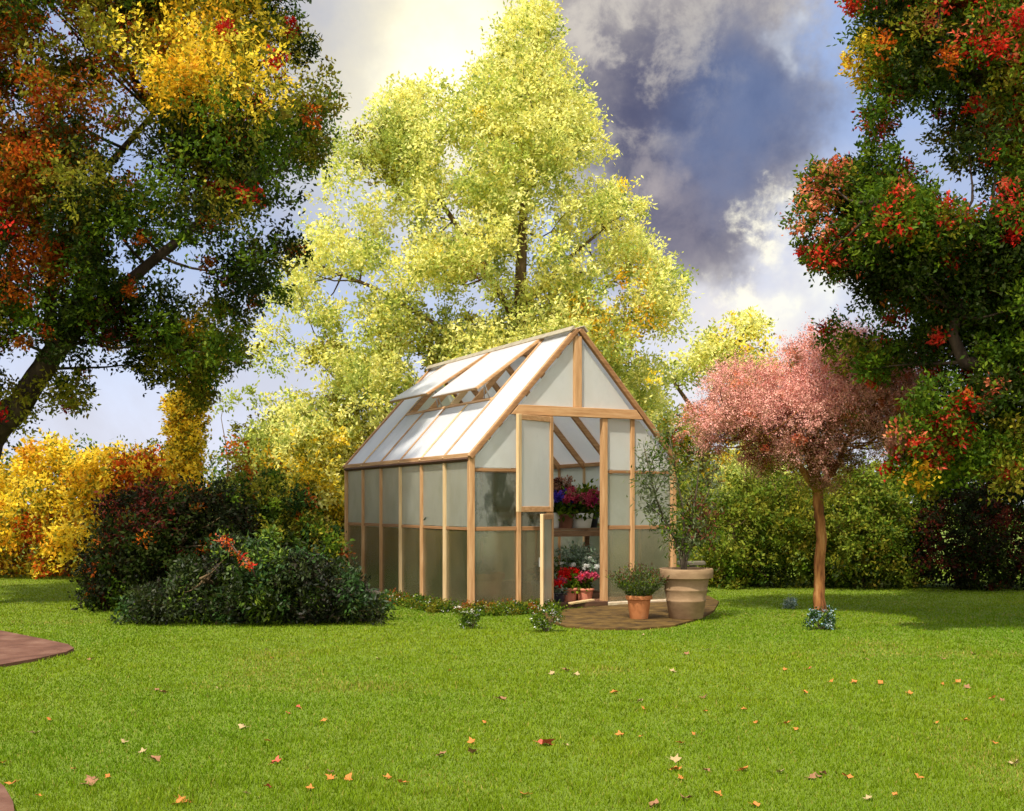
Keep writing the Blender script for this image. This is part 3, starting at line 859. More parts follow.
def potted(name, label, x, v, z, potargs, fol, flowers, cat='potted plant', group=None):
    t = empty(name, gl(x, v, z), GA); tag(t, label, cat, group)
    if z > .5: t.scale = (1.18, 1.18, 1.18)
    pot(t, *potargs)
    h = potargs[2]
    if fol: foliage(t, (0, 0, h + fol[1]), fol[0], *fol[2:])
    for (pal, n, spread, zz, rad, petal) in flowers:
        heads = []
        for _ in range(n):
            a = rng.uniform(0, 2 * math.pi); r_ = spread * rng.random() ** .5
            heads.append((r_ * math.cos(a), r_ * math.sin(a) - spread * .25, h + zz * rng.uniform(.75, 1.15) * (1 - .35 * (r_ / spread) ** 2)))
        blooms(t, heads, pal, rad, petal)
    return t


F_ = lambda r, up, pal='green', leaf=.06, n=7: (r, up, n, pal, leaf, 12, 5, .6)
zb = BZ + .001
potted('potted_flower', 'magenta flowers in the leftmost white pot on the bench', .28, 1.42, zb, (.06, .085, .16, M_WHITEPOT, False), F_(.17, .08), [('magenta', 14, .18, .20, .036, .022), ('mauve', 4, .17, .24, .035, .022)])
potted('potted_flower', 'violet blue hydrangea in a white pot on the bench', .46, 1.36, zb, (.065, .09, .165, M_WHITEPOT, False), F_(.17, .07), [('violet', 12, .15, .21, .05, .024)])
potted('potted_flower', 'dusky rose flowers in the brown pot at the front of the bench', .60, 1.28, zb, (.07, .095, .15, M_BROWNPOT, True), F_(.16, .07), [('rose', 8, .14, .24, .032, .02), ('mauve', 5, .15, .22, .035, .022)])
potted('potted_flower', 'pink flowering plant in the widest white pot on the bench', .84, 1.30, zb, (.10, .13, .16, M_WHITEPOT, False), F_(.19, .07, 'green', .07), [('rose', 9, .17, .17, .04, .022), ('magenta', 4, .16, .2, .035, .022)])
potted('potted_flower', 'tall mauve and red flowers at the back of the bench', .68, 1.62, zb, (.08, .11, .17, M_BROWNPOT, True), F_(.22, .14, 'dark', .06, 9), [('mauve', 9, .2, .33, .045, .024), ('darkred', 6, .2, .3, .04, .024)])
potted('potted_flower', 'yellow tipped leafy plant in a pot at the right end of the bench', 1.10, 1.52, zb, (.08, .11, .17, M_BLACKPOT, True), F_(.22, .15, ('green', 'limegreen'), .06, 9), [('rose', 5, .17, .25, .035, .022)])
fz = .028
potted('potted_flower', 'red geranium in a black plastic pot just inside the door', -.14, .24, fz, (.10, .135, .13, M_BLACKPOT, True), F_(.16, .06, ('green', 'grey'), .055, 7), [('scarlet', 4, .12, .15, .034, .022), ('rose', 4, .12, .14, .03, .022)])
potted('potted_flower', 'bright scarlet geranium in a pinkish terracotta pot on the greenhouse floor', .08, .34, fz, (.09, .135, .17, M_TERRA_PINK, True), F_(.15, .07, 'green', .055, 6), [('scarlet', 6, .15, .19, .048, .028)])
potted('potted_flower', 'rose flowered plant in a pinkish terracotta pot beside the right door jamb', .255, .24, fz, (.075, .11, .165, M_TERRA_PINK, True), F_(.13, .08, 'green', .05, 6), [('rose', 5, .1, .17, .035, .024), ('scarlet', 2, .1, .15, .03, .024)])
potted('potted_shrub', 'grey green bushy plant speckled with white flowers under the bench', .38, .66, fz, (.11, .15, .20, M_TERRA, True), (.31, .24, 22, ('grey', 'green', 'grey'), .048, 16, 6, .5), [('white', 30, .25, .30, .011, .012)])
potted('glazed_pot', 'blue glazed pot of dark leaves behind the geraniums inside the greenhouse', -.10, .62, fz, (.11, .14, .24, M_BLUEPOT, True), F_(.16, .08, 'dark', .06, 6), [], 'potted plant')
potted('large_planter', 'wide terracotta planter seen dimly through the grimy lower front panes', -.95, .50, fz, (.20, .26, .36, M_TERRA, True, 1), F_(.15, .0, 'dark', .05, 5), [], 'planter')
potted('leafy_plant', 'tall dark leaved plant behind the stained front panes', -.82, 1.15, fz, (.14, .18, .28, M_TERRA, True), (.34, .72, 26, ('dark', 'green'), .11, 10, 5, .5), [], 'plant')
potted('leafy_plant', 'dark leafy plant pressed near the side wall panes', -.92, 2.0, fz, (.14, .18, .28, M_TERRA, True), (.28, .30, 18, ('dark', 'rhodo'), .10, 10, 5, .5), [], 'plant')
# a short board on the threshold
t = MB().beam(gl(-.18, -.16, .06), gl(.20, -.02, .075), .06, .022).build('loose_board', PALE['x'], None, bevel=.003)
tag(t, 'short pale board lying across the greenhouse threshold', 'board')

# low dry stone wall behind the large pot
t = empty('stone_wall', P(706, 592, 15.2)); t.location.z = 0
tag(t, 'low grey dry stone wall behind the large clay pot', 'wall')
for row in range(7):
    mb = MB(); x = -.34 + rng.uniform(-.05, .08); h_ = .058; end = -.06 + rng.uniform(-.10, .04)
    while x < end:
        w = rng.uniform(.09, .27); hh = h_ * rng.uniform(.72, .98)
        mb.box((x + w / 2, rng.uniform(-.03, .03), row * .06 + hh / 2), (w - .008, .26 + rng.uniform(-.05, .04), hh), Matrix.Rotation(rng.uniform(-.09, .09), 3, 'Z') @ Matrix.Rotation(rng.uniform(-.04, .04), 3, 'Y')); x += w
    mb.build('stone_course', M_STONE, t, bevel=.012)

# ------------------------------------------------------------------ trees
LT_GAPS = ((118, 108, 26, 26), (62, 22, 16, 12), (133, 168, 13, 12), (180, 282, 44, 20), (38, 268, 11, 9), (45, 352, 8, 22), (20, 110, 10, 8), (290, 72, 12, 8), (205, 245, 7, 10),
           (122, 255, 6, 8), (255, 228, 7, 9), (302, 180, 9, 10), (115, 352, 9, 12), (8, 365, 10, 14))
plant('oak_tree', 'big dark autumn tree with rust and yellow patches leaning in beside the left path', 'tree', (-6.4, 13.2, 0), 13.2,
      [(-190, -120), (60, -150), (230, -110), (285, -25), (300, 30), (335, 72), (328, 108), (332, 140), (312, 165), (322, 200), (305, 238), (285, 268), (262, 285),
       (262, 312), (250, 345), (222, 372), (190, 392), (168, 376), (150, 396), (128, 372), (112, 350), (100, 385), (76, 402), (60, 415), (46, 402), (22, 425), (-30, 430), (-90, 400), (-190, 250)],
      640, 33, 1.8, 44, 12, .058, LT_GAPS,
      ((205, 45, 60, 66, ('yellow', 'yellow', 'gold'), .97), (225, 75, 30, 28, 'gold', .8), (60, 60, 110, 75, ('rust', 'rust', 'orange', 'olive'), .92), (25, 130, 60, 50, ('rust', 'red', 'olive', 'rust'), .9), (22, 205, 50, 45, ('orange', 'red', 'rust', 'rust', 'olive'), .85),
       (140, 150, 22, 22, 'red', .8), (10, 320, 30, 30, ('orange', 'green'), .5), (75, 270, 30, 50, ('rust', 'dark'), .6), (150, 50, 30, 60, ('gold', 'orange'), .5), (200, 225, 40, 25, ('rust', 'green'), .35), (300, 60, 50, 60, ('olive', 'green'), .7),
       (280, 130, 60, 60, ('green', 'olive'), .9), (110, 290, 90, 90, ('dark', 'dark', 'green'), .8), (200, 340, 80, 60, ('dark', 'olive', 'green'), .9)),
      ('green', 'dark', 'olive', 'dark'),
      [[(-40, 596, .24, 0), (-34, 540, .19, 0), (-26, 480, .17, 0), (-10, 440, .16, 0), (18, 400, .14, .1), (46, 350, .12, .2), (75, 290, .09, .2), (100, 220, .06, .1)],
       [(-10, 440, .14, 0), (30, 405, .13, -.2), (66, 362, .11, -.4), (110, 320, .08, -.6), (165, 280, .06, -.7), (220, 230, .04, -.6)],
       [(18, 400, .1, .1), (30, 340, .08, .6), (20, 260, .07, .9), (60, 160, .05, 1.0), (130, 80, .03, 1.0)], [(-10, 440, .1, 0), (-50, 380, .09, .2), (-80, 290, .06, .3), (-60, 180, .04, .3)]],
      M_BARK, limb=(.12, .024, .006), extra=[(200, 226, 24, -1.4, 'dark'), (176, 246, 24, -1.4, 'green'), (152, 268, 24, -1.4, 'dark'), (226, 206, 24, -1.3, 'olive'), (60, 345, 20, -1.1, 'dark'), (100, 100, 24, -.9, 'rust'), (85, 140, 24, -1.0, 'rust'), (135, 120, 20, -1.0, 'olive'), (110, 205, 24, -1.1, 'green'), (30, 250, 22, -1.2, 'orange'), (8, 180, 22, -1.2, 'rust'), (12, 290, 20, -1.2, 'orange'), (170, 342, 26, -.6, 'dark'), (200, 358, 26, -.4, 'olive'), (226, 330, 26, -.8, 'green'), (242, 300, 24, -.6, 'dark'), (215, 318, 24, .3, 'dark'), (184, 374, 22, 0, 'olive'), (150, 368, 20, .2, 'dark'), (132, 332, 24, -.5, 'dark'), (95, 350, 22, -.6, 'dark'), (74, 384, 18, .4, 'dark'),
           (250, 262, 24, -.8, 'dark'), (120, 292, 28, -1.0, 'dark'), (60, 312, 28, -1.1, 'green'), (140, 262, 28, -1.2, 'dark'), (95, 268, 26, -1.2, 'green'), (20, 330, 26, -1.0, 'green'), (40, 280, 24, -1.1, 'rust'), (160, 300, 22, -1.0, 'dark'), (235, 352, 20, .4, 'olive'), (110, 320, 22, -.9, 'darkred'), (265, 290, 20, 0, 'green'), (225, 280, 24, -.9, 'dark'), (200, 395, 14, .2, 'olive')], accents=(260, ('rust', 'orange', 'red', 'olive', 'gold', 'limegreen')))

plant('tulip_tree', 'tall pale lime yellow tree rising straight behind the greenhouse', 'tree', (.3, 21.5, 0), 21.5,
      [(252, 470), (262, 430), (272, 400), (258, 345), (268, 300), (285, 262), (312, 238), (318, 195), (330, 160), (342, 138), (368, 126), (382, 98), (404, 78), (412, 98), (436, 76), (452, 88), (474, 86), (472, 60),
       (496, 42), (514, 8), (532, -8), (548, 2), (562, 30), (568, 58), (580, 90), (590, 112), (596, 140), (594, 160), (600, 178), (622, 186), (634, 198), (634, 214), (646, 238), (662, 262), (690, 276), (684, 300), (690, 322),
       (664, 345), (662, 385), (652, 420), (640, 470), (500, 500), (350, 500)],
      1250, 23, 2.2, 24, 9, .082,
      ((368, 285, 14, 8), (330, 285, 16, 10), (400, 240, 9, 10), (548, 220, 8, 12), (300, 330, 18, 10), (345, 215, 10, 14), (455, 160, 10, 8), (480, 300, 8, 12), (310, 380, 14, 12), (270, 385, 12, 10), (375, 190, 8, 8), (610, 300, 8, 8), (590, 250, 7, 9), (430, 300, 9, 7), (521, 275, 4, 22), (450, 215, 10, 7), (350, 330, 11, 8), (575, 175, 5, 7), (420, 370, 9, 8), (640, 345, 8, 7)),
      ((380, 150, 26, 40, ('limegreen', 'olive'), .7), (320, 250, 70, 40, ('limegreen', 'lime'), .6), (300, 400, 70, 80, ('limegreen', 'olive', 'lime'), .7), (430, 330, 60, 40, ('limegreen', 'lime', 'olive'), .5), (600, 310, 60, 60, ('limegreen', 'lime', 'gold'), .4), (470, 290, 18, 18, 'orange', .4)),
      ('lime', 'lime', 'lime', 'limegreen'),
      [[(524, 566, .26, 0), (523, 480, .20, 0), (521, 400, .16, 0), (520, 300, .12, 0), (524, 210, .08, 0), (532, 120, .05, 0), (535, 30, .02, 0)],
       [(521, 330, .08, 0), (480, 260, .055, -.3), (430, 190, .04, -.3), (400, 150, .02, -.2)], [(521, 380, .09, 0), (450, 330, .05, .4), (370, 280, .035, .8), (300, 250, .03, 1)],
       [(520, 310, .07, 0), (570, 255, .04, .2), (605, 225, .02, .3)], [(521, 400, .08, 0), (590, 350, .045, .2), (650, 310, .02, .3)], [(521, 420, .08, 0), (440, 400, .05, .2), (340, 380, .03, .3)]],
      M_BARK_BROWN, limb=(.16, .022, .006), shell=2.0, inset=.4, extra=[(522, 18, 14, 0, 'lime'), (536, 30, 16, 0, 'lime'), (512, 48, 18, 0, 'lime'), (542, 62, 18, -.3, 'lime'), (500, 72, 18, .2, 'lime'), (528, 84, 20, 0, 'lime'), (556, 100, 20, 0, 'lime'), (490, 104, 20, 0, 'lime'), (572, 124, 18, 0, 'lime'), (515, 112, 20, -.4, 'lime'), (540, 5, 12, 0, 'lime'), (640, 205, 10, 0, 'lime'), (606, 150, 10, 0, 'lime'), (285, 298, 18, 0, 'limegreen'), (276, 332, 20, .3, 'lime'), (270, 362, 18, 0, 'limegreen'), (300, 362, 20, -.5, 'lime'), (282, 402, 20, 0, 'lime'), (264, 440, 20, 0, 'limegreen'), (308, 282, 18, .3, 'lime'), (305, 320, 16, -.4, 'lime'), (318, 345, 18, .2, 'limegreen'), (330, 310, 18, -.6, 'lime'), (255, 350, 10, 0, 'lime'), (322, 262, 16, 0, 'lime')],
      accents=(60, ('lime', 'limegreen', 'yellow')))

plant('maple_tree', 'small yellow green tree peeping out between the greenhouse roof and the pink tree', 'tree', (5.0, 24.5, 0), 24.5,
      [(640, 470), (646, 420), (655, 385), (672, 362), (690, 352), (702, 336), (722, 330), (740, 314), (762, 318), (772, 338), (774, 370), (770, 420), (775, 480), (760, 540), (650, 540)],
      170, 19, 1.6, 20, 8, .105, ((703, 402, 16, 13), (668, 392, 6, 8), (720, 440, 8, 10)),
      ((745, 335, 32, 28, ('yellow', 'lime'), .8), (700, 460, 50, 40, ('gold', 'olive', 'salmon'), .6)), ('lime', 'limegreen', 'lime'),
      [[(706, 558, .16, 0), (706, 500, .13, 0), (704, 440, .10, 0), (715, 390, .07, 0), (735, 345, .03, 0)], [(704, 440, .06, 0), (690, 405, .05, 0), (672, 380, .03, 0)], [(704, 440, .05, 0), (725, 410, .04, 0)]], M_BARK_BROWN)

plant('smoke_tree', 'round topped dusty pink tree with slim rust coloured trunk standing alone on the lawn', 'tree', (G(820, 612)), 12.4,
      [(688, 440), (692, 405), (712, 378), (742, 362), (775, 350), (800, 342), (822, 330), (850, 328), (878, 338), (905, 352), (935, 366), (944, 390), (930, 420), (905, 442), (868, 462), (838, 482), (806, 484), (784, 470), (752, 466), (716, 455)],
      330, 20, 1.15, 60, 14, .023, ((735, 448, 8, 5), (858, 446, 10, 6), (792, 470, 6, 5), (704, 395, 5, 5), (770, 356, 6, 4)),
      ((800, 455, 130, 30, ('mauve', 'mauve', 'olive', 'darkred'), .85), (740, 420, 50, 40, ('mauve', 'pink', 'pink'), .7), (810, 490, 30, 20, 'olive', .6), (880, 425, 50, 30, ('mauve', 'pink'), .6)), ('pink', 'pink', 'pink', 'salmon'),
      [[(820, 613, .088, 0), (819.5, 604, .066, 0), (819, 585, .058, 0), (820, 558, .058, 0), (822, 540, .056, 0), (819, 515, .054, 0), (818, 494, .058, 0), (816, 475, .055, 0), (800, 440, .04, -.1), (780, 400, .02, -.2)],
       [(818, 490, .045, 0), (834, 464, .034, -.15), (862, 425, .025, .3), (880, 385, .012, .3)], [(818, 492, .045, 0), (796, 466, .032, -.15), (756, 440, .02, -.3), (722, 415, .01, -.3)], [(815, 475, .04, 0), (822, 430, .03, -.3), (830, 380, .015, -.4)]],
      M_BARK_RUST, aspect=.4, inset=.38, limb=(.7, .014, .004), extra=[(738, 450, 16, 0, 'mauve'), (768, 464, 17, -.3, 'mauve'), (798, 474, 16, .2, 'mauve'), (832, 472, 17, -.2, 'mauve'), (864, 456, 18, .1, 'mauve'), (712, 436, 15, 0, 'pink'), (755, 448, 16, .5, 'mauve'), (845, 452, 18, .5, 'mauve'), (815, 488, 12, -.1, 'olive'), (785, 452, 18, -.6, 'pink'), (895, 440, 16, 0, 'mauve'), (700, 415, 13, .2, 'pink')], accents=(220, ('pink', 'pink', 'mauve', 'salmon')), mat=M_SMOKE, twig_len=.8, shell=1.7)

RT_GAPS = ((918, 150, 13, 18), (958, 192, 10, 20), (978, 218, 14, 9), (925, 128, 10, 8), (905, 320, 6, 6))
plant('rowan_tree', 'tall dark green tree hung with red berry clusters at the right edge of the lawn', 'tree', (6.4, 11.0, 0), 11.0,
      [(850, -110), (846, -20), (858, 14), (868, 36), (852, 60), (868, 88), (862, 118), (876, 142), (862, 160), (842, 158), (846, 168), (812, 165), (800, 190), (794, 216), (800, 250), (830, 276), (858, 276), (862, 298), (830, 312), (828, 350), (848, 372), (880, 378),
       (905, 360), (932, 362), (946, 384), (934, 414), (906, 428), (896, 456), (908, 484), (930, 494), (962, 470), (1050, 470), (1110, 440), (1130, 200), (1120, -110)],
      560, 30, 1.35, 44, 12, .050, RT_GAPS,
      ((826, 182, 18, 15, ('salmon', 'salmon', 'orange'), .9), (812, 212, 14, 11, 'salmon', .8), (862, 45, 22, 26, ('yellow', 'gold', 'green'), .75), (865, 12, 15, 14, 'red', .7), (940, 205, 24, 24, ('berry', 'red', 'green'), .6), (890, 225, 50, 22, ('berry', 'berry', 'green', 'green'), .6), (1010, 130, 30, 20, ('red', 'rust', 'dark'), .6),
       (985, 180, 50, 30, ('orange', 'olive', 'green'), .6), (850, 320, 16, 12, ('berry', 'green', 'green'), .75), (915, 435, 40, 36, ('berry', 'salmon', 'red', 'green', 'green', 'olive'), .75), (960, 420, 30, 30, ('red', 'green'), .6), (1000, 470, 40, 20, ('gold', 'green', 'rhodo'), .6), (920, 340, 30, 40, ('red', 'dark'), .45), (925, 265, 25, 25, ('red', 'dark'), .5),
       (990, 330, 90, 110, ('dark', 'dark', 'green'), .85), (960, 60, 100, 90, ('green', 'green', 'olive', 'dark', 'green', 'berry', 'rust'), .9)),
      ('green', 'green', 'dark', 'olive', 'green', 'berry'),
      [[(1150, 626, .24, 0), (1140, 520, .21, 0), (1125, 420, .18, 0), (1105, 320, .15, 0), (1080, 200, .11, 0), (1050, 80, .07, 0), (1030, -30, .04, 0)],
       [(1125, 420, .12, 0), (1060, 390, .1, -.3), (985, 375, .08, -.6), (935, 372, .06, -.7), (925, 345, .05, -.7), (930, 320, .03, -.7)], [(1105, 320, .1, 0), (1020, 270, .07, -.5), (930, 245, .05, -.8), (850, 225, .03, -.9)],
       [(1080, 200, .08, 0), (1000, 130, .05, -.3), (920, 60, .03, -.5)], [(1125, 430, .1, 0), (1040, 440, .07, -.4), (960, 445, .04, -.6)]],
      M_BARK, limb=(.3, .022, .005), extra=[(908, 436, 15, -1.0, 'salmon'), (880, 205, 22, -1.0, 'green'), (912, 216, 22, -1.1, 'green'), (942, 226, 24, -1.1, 'olive'), (972, 236, 24, -1.1, 'green'), (1002, 242, 24, -1.0, 'dark'), (896, 224, 16, -1.2, 'berry'), (955, 215, 16, -1.2, 'berry'), (830, 182, 15, -.3, 'salmon'), (818, 196, 13, -.3, 'salmon'), (898, 446, 9, -.9, 'mauve'), (902, 464, 13, -.9, 'green'), (925, 412, 22, -1.1, 'green'), (938, 458, 8, -1.0, 'berry'), (948, 418, 6, -1.2, 'berry'), (922, 446, 6, -1.3, 'red'), (962, 402, 6, -1.2, 'red'), (952, 432, 15, -1.1, 'red'), (965, 462, 22, -.9, 'green'), (915, 476, 16, -1.0, 'gold'),
           (992, 452, 24, -.8, 'green'), (1008, 474, 22, -.9, 'olive'), (1018, 436, 22, -.9, 'olive'), (940, 395, 22, -1.1, 'green'), (930, 440, 14, -1.0, 'salmon'), (965, 400, 26, -1.0, 'dark')], accents=(330, ('berry', 'berry', 'red', 'salmon', 'orange')))

plant('column_tree', 'slim bright yellow columnar tree standing above the red tinged shrub', 'tree', P(187, 506, 18.2) - Vector((0, 0, H)), 18.2,
      [(170, 500), (172, 450), (168, 415), (166, 400), (180, 392), (186, 376), (194, 378), (206, 384), (202, 410), (198, 450), (200, 505)],
      70, 11, .35, 20, 8, .075, (), ((190, 385, 14, 14, ('orange', 'gold'), .8),), ('yellow', 'yellow', 'gold'),
      [[(187, 578, .09, 0), (187, 500, .06, 0), (187, 440, .04, 0), (188, 390, .015, 0)]], M_BARK_BROWN, limb=(.5, .012, .004))


# ------------------------------------------------------------------ shrubs
def shrub(name, label, base_px, Y, poly, n, rpx, depth, twigs, per, leaf, pal, zones=(), gaps=(), mat=None, aspect=.55, cat='shrub', group=None, acc=None):
    b = P(base_px, HY, Y); b.z = 0
    gy = HY + F * H / Y
    xs = [p[0] for p in poly]; x0, x1 = min(xs), max(xs); ytop = min(p[1] for p in poly)
    stems = [[(base_px + (k - 1.5) * (x1 - x0) * .08, gy + 1, .04, 0), (base_px + (k - 1.5) * (x1 - x0) * .16, (gy + ytop) / 2 + 8, .028, rng.uniform(-.3, .3)), (base_px + (k - 1.5) * (x1 - x0) * .17, ytop + (gy - ytop) * .5, .012, rng.uniform(-.4, .4))] for k in range(4)]
    return plant(name, label, cat, b, Y, poly, n, rpx, depth, twigs, per, leaf, gaps, zones, pal, stems, M_BARK_BROWN, aspect, (.4, .014, .005), mat, group, trunk_name='stem', crown_name='foliage', accents=(110, acc or ([pal] if isinstance(pal, str) else list(pal))))


shrub('golden_shrub', 'bright golden yellow leafy shrub at the far edge of the lawn under the dark tree', 40, 18.6,
      [(-90, 585), (-90, 450), (-30, 440), (10, 452), (40, 436), (62, 445), (80, 438), (96, 450), (112, 470), (116, 585)], 150, 17, 1.0, 22, 8, .085, ('yellow', 'yellow', 'gold'),
      ((42, 530, 16, 14, 'orange', .8), (50, 565, 40, 14, ('orange', 'rust', 'darkred'), .6), (5, 575, 20, 12, ('rust', 'dark'), .5)))
shrub('golden_shrub', 'yellow shrub flushed with orange behind the red tinged bush', 150, 19.2,
      [(100, 582), (100, 470), (112, 450), (132, 452), (150, 448), (168, 458), (186, 478), (200, 500), (205, 582)], 110, 17, .9, 22, 8, .085, ('yellow', 'gold', 'orange'),
      ((155, 458, 16, 14, 'orange', .8), (100, 545, 30, 30, ('orange', 'gold'), .7)))
shrub('loose_shrub', 'airy olive and orange shrub between the columnar tree and the lime tree', 240, 19.6,
      [(205, 582), (204, 490), (212, 440), (208, 405), (222, 395), (232, 400), (246, 388), (262, 395), (276, 410), (290, 440), (296, 500), (296, 582)], 100, 17, .8, 18, 7, .080, ('limegreen', 'limegreen', 'olive'),
      ((228, 432, 18, 30, ('orange', 'olive'), .6), (250, 480, 40, 20, ('salmon', 'olive', 'green', 'rust'), .6), (265, 455, 18, 14, 'gold', .6)), ((216, 450, 8, 34), (262, 415, 12, 10), (238, 412, 6, 10)))
shrub('yellow_shrub', 'yellow flecked shrub growing beyond the far end of the greenhouse', 318, 19.3,
      [(275, 585), (272, 480), (284, 440), (300, 425), (318, 420), (338, 412), (356, 420), (362, 460), (362, 585)], 110, 17, .8, 20, 8, .084, ('limegreen', 'lime', 'olive', 'yellow'),
      ((330, 505, 26, 24, ('yellow', 'gold'), .85), (335, 470, 24, 30, ('yellow', 'olive', 'lime'), .7), (300, 545, 40, 40, ('green', 'olive'), .8)))
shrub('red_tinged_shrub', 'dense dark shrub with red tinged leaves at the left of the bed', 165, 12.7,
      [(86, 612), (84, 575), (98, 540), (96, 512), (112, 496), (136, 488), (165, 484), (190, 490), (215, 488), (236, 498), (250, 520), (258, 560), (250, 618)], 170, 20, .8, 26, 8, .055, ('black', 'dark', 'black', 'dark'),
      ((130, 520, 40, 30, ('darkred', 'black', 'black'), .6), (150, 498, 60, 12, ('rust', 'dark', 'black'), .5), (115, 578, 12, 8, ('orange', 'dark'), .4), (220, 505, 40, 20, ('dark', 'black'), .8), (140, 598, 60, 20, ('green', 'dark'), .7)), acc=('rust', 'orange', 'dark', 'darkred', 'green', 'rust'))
shrub('laurel_shrub', 'mid green shrub rising behind the glossy low bush beside the greenhouse', 275, 13.4,
      [(220, 600), (222, 540), (228, 500), (240, 478), (256, 484), (272, 470), (288, 486), (306, 494), (318, 520), (338, 534), (348, 565), (350, 600)], 125, 17, .7, 24, 8, .056, ('green', 'rhodo', 'dark', 'olive'),
      ((300, 520, 40, 18, ('olive', 'green'), .7),), acc=('olive', 'green', 'rust', 'green'))
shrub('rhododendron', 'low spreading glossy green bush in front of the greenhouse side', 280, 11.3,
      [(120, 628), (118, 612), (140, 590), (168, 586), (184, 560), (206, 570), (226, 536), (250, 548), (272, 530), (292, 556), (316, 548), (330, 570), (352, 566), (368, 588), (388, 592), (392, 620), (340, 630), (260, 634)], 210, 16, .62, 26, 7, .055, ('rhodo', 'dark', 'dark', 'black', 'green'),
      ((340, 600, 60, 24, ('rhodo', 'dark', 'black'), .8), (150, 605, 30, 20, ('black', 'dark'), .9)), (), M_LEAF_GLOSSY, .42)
# a bough of red leaves through the bush
t = empty('red_bough', P(238, 560, 10.9)); tag(t, 'bent spray of orange red leaves poking out of the dark bush', 'branch')
pts = [P(x, y, 10.62) for x, y in ((222, 540), (230, 543), (238, 553), (246, 562), (252, 567))]
o = MB().tube([P(262, 600, 11.2)] + [p for p in pts[::-1]], [.008] * 6, 5).build('stem', M_TWIG, t, True); o.location = -t.location
arr = clump_leaves([p for p in pts] + [pts[i].lerp(pts[i + 1], .5) for i in range(4)], [.022] * 9, [PAL['salmon'], PAL['red'], PAL['orange']] * 3, 7, 4, .036, .45)
leaf_mesh('foliage', *arr, M_LEAF, t)
shrub('hedge_shrub', 'broad yellow green shrub behind the pink tree trunk', 762, 16.4,
      [(700, 592), (696, 530), (706, 492), (716, 498), (728, 462), (748, 474), (764, 452), (784, 476), (800, 462), (812, 492), (826, 488), (832, 592)], 150, 19, .9, 24, 8, .06, ('hedge', 'hedge', 'green', 'olive'), ((740, 485, 40, 24, ('limegreen', 'hedge'), .7), (760, 578, 60, 12, ('dark', 'green'), .8)))
shrub('hedge_shrub', 'bushy green shrub just right of the pink tree trunk', 868, 16.2,
      [(822, 592), (820, 520), (830, 486), (850, 472), (874, 466), (896, 478), (914, 500), (924, 540), (928, 592)], 130, 19, .9, 24, 8, .06, ('hedge', 'hedge', 'olive', 'green'), ((850, 580, 60, 10, ('dark', 'green'), .8),))
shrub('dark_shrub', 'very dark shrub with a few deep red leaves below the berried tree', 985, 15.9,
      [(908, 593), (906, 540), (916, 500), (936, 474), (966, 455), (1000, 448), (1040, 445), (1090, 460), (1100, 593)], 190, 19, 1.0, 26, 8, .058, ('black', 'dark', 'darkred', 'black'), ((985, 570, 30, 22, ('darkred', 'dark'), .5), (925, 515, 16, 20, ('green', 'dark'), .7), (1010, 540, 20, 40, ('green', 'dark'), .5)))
shrub('back_hedge', 'shadowy hedge seen through and around the back of the greenhouse', 520, 19.4,
      [(350, 575), (350, 480), (400, 452), (460, 460), (520, 448), (580, 458), (640, 450), (690, 470), (710, 500), (710, 575)], 170, 24, .7, 22, 7, .08, ('olive', 'green', 'hedge'))


# distant woods: one far mass
def woods():
    cs, rs, ps = [], [], []
    for k in range(900):
        a = rng.uniform(-1.15, 1.15); d = rng.uniform(70, 110)
        cs.append((math.sin(a) * d, math.cos(a) * d, rng.uniform(.5, 4.2))); rs.append(rng.uniform(1.4, 2.6)); ps.append(PAL[('green', 'olive', 'hedge', 'dark')[rng.integers(0, 4)]])
    arr = clump_leaves(cs, rs, ps, 26, 7, .30, .6); k = arr[0][:, 2] > 0
    o = leaf_mesh('woods', *[a[k] for a in arr], M_LEAF); tag(o, 'far off belt of mixed green woodland', 'woods', kind='stuff')


woods()


# ------------------------------------------------------------------ planting at the foot of the greenhouse
def ground_cover():
    cs, rs, ps = [], [], []
    for k in range(260):
        q = rng.random()
        if q < .55:
            v = rng.uniform(0, 1.75); p = gl(-GW / 2 - rng.uniform(.16, .42), v)
        else:
            p = gl(-GW / 2 + rng.uniform(-.25, .86), -rng.uniform(.14, .55))
        h_ = rng.uniform(.01, .065); cs.append((p.x, p.y, h_)); rs.append(rng.uniform(.05, .085)); ps.append(PAL[('green', 'hedge', 'rhodo', 'olive', 'green', 'green', 'rust')[rng.integers(0, 7)]])
    arr = clump_leaves(cs, rs, ps, 16, 6, .03, .5); fl = clump_leaves(cs[::3], rs[::3], [PAL['white']] * len(cs[::3]), 5, 2, .018, .9)
    arr = [np.concatenate([a, b_]) for a, b_ in zip(arr, fl)]
    k = arr[0][:, 2] > .005
    o = leaf_mesh('ground_cover', *[a[k] for a in arr], M_LEAF); tag(o, 'low leafy ground cover with tiny white flowers along the greenhouse sill', 'ground cover', kind='stuff')


ground_cover()


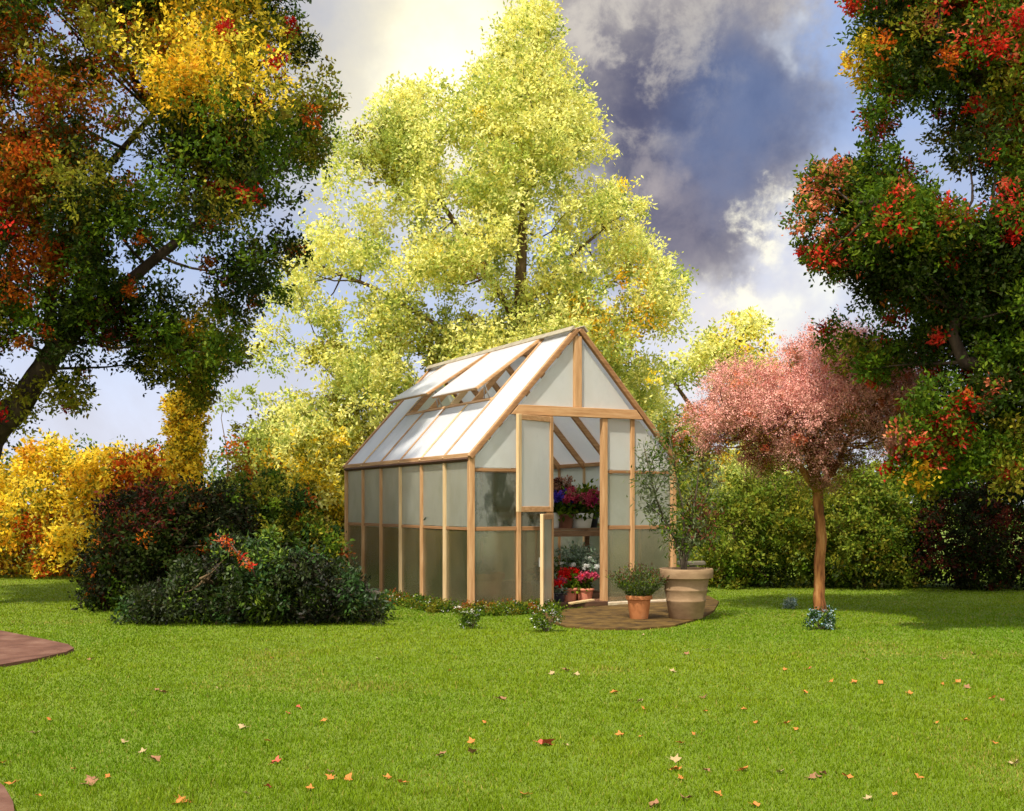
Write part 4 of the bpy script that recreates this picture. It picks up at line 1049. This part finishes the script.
def small_plant(label, px, py, r, pal, fpal, nfl, h_=1.0, name='flowering_plant'):
    t = empty(name, G(px, py)); tag(t, label, 'plant')
    cs = [Vector((rng.uniform(-1, 1) * r, rng.uniform(-1, 1) * r * .6, rng.uniform(.25, 1.5) * r * h_)) for _ in range(12)]
    arr = clump_leaves(cs, [r * .42] * 12, [PAL[pal]] * 12, 14, 6, .028, .45); k = arr[0][:, 2] > .003
    o = leaf_mesh('foliage', *[a[k] for a in arr], M_LEAF); o.parent = t
    fl = clump_leaves(cs, [r * .5] * 12, [PAL[fpal]] * 12, nfl, 4, .016, .9, twig_len=.1); k = fl[0][:, 2] > .01
    o = leaf_mesh('blossom', *[a[k] for a in fl], M_PETAL); o.parent = t
    st = MB()
    for c in cs: st.tube([Vector((0, 0, 0)), c], [.004, .002], 4)
    st.build('stem', M_TWIG, t)


small_plant('white flecked leafy plant at the foot of the open lower door leaf', 546, 632, .10, 'green', 'white', 5, 1.3)
small_plant('leafy tuft at the near corner of the greenhouse', 472, 629, .09, 'green', 'white', 2, 1.1)
small_plant('blue white flowers at the foot of the pink tree', 820, 630, .105, 'rhodo', 'bluewhite', 9, 1.2)
small_plant('tiny pale blue flowers on the lawn left of the pink tree', 790, 609, .06, 'grey', 'bluewhite', 8, 1.0)


# ------------------------------------------------------------------ fallen leaves
def fallen():
    def lm(name, c1, c2):
        return noisy(name, [(.35, c1), (.7, c2)], 30, .7, (1, 1, 1), .2, .25)
    mats = {'orange': lm('orange_leaf', (.42, .12, .02), (.58, .24, .06)), 'red': lm('red_leaf', (.44, .06, .03), (.58, .14, .09)),
            'brown': lm('brown_leaf', (.20, .09, .04), (.36, .19, .10)), 'pale': lm('pale_leaf', (.34, .24, .11), (.46, .34, .18))}
    meshes = {}
    for c, mt in mats.items():
        meshes[c] = []
        for k in range(3):
            n = 15; pts = []
            for i in range(n):                           # five pointed lobes
                a = 2 * math.pi * i / n + .2; r_ = (1.0, .55, .62)[i % 3] * rng.uniform(.85, 1.1) * (.7 if 9 <= i <= 11 else 1)
                pts.append((r_ * math.cos(a) * .5, r_ * math.sin(a) * .5, .10 * math.sin(a * 2 + k) + .16 * r_ + rng.uniform(-.03, .05)))
            mb = MB(); mb.add([(0, 0, .05)] + pts, [(0, 1 + i, 1 + (i + 1) % n) for i in range(n)])
            mb.tube([(0, 0, .05), (-.3, -.05, .06), (-.7, .02, .16)], [.012, .012, .008], 4)
            me = bpy.data.meshes.new('fallen_leaf'); me.from_pydata(mb.v, [], mb.f); me.materials.append(mt)
            meshes[c].append(me)
    spots = {
        'red': [(288, 715), (298, 709), (74, 771), (268, 789), (809, 670), (276, 764)],
        'orange': [(50, 722), (108, 779), (323, 723), (272, 659), (268, 743), (182, 803), (177, 806), (188, 805), (620, 737), (642, 738), (682, 745), (705, 713), (744, 711), (756, 724), (787, 725), (797, 731), (831, 683), (854, 684), (881, 685), (943, 686), (958, 684),
                   (909, 695), (992, 700), (995, 745), (675, 772), (681, 780), (744, 772), (847, 779), (919, 779), (755, 808), (644, 711), (694, 737), (785, 671), (387, 780), (331, 780), (310, 791), (402, 785), (347, 781), (12, 786), (3, 765), (38, 798), (718, 797), (614, 694),
                   (966, 722), (936, 725), (805, 694), (524, 797), (472, 744), (450, 672), (485, 725), (895, 798)],
        'brown': [(157, 692), (163, 694), (92, 782), (88, 787), (501, 701), (817, 778), (823, 776), (812, 780), (967, 689), (973, 655), (943, 660), (686, 655), (707, 773), (685, 801), (155, 762), (473, 754), (655, 808), (330, 774), (868, 661), (91, 661), (566, 672), (441, 757), (704, 699), (1002, 702)],
        'pale': [(35, 735), (243, 729), (247, 796), (143, 754), (266, 651), (566, 747), (1018, 763), (1014, 766), (673, 673), (643, 636), (708, 651), (378, 660), (124, 744), (576, 676), (552, 675), (868, 801), (218, 690), (640, 703), (675, 762), (780, 774)],
    }
    big = {(545, 745): 1}
    lab = {'red': 'small red fallen leaf lying on the lawn', 'orange': 'small orange fallen leaf lying on the lawn', 'brown': 'small brown fallen leaf lying on the lawn', 'pale': 'small pale tan fallen leaf lying on the lawn'}
    grp = {'red': 'red fallen leaves on the lawn', 'orange': 'orange fallen leaves on the lawn', 'brown': 'brown fallen leaves on the lawn', 'pale': 'pale fallen leaves on the lawn'}
    def put(c, x, y, s):
        p = G(x, y); me = meshes[c][rng.integers(0, 3)]
        o = bpy.data.objects.new('fallen_leaf', me); COL.objects.link(o)
        o.location = (p.x, p.y, .010); o.rotation_euler = (rng.uniform(-.45, .45), rng.uniform(-.45, .45), rng.uniform(0, 6.28)); o.scale = (s, s, s)
        return o
    for c, l in spots.items():
        for x, y in l: tag(put(c, x, y, rng.uniform(.032, .066) * (1.25 if c == 'brown' else 1)), lab[c], 'leaf', grp[c])
    o = put('red', 545, 746, .115); tag(o, 'largest bright red leaf lying by itself on the lawn', 'leaf')


fallen()
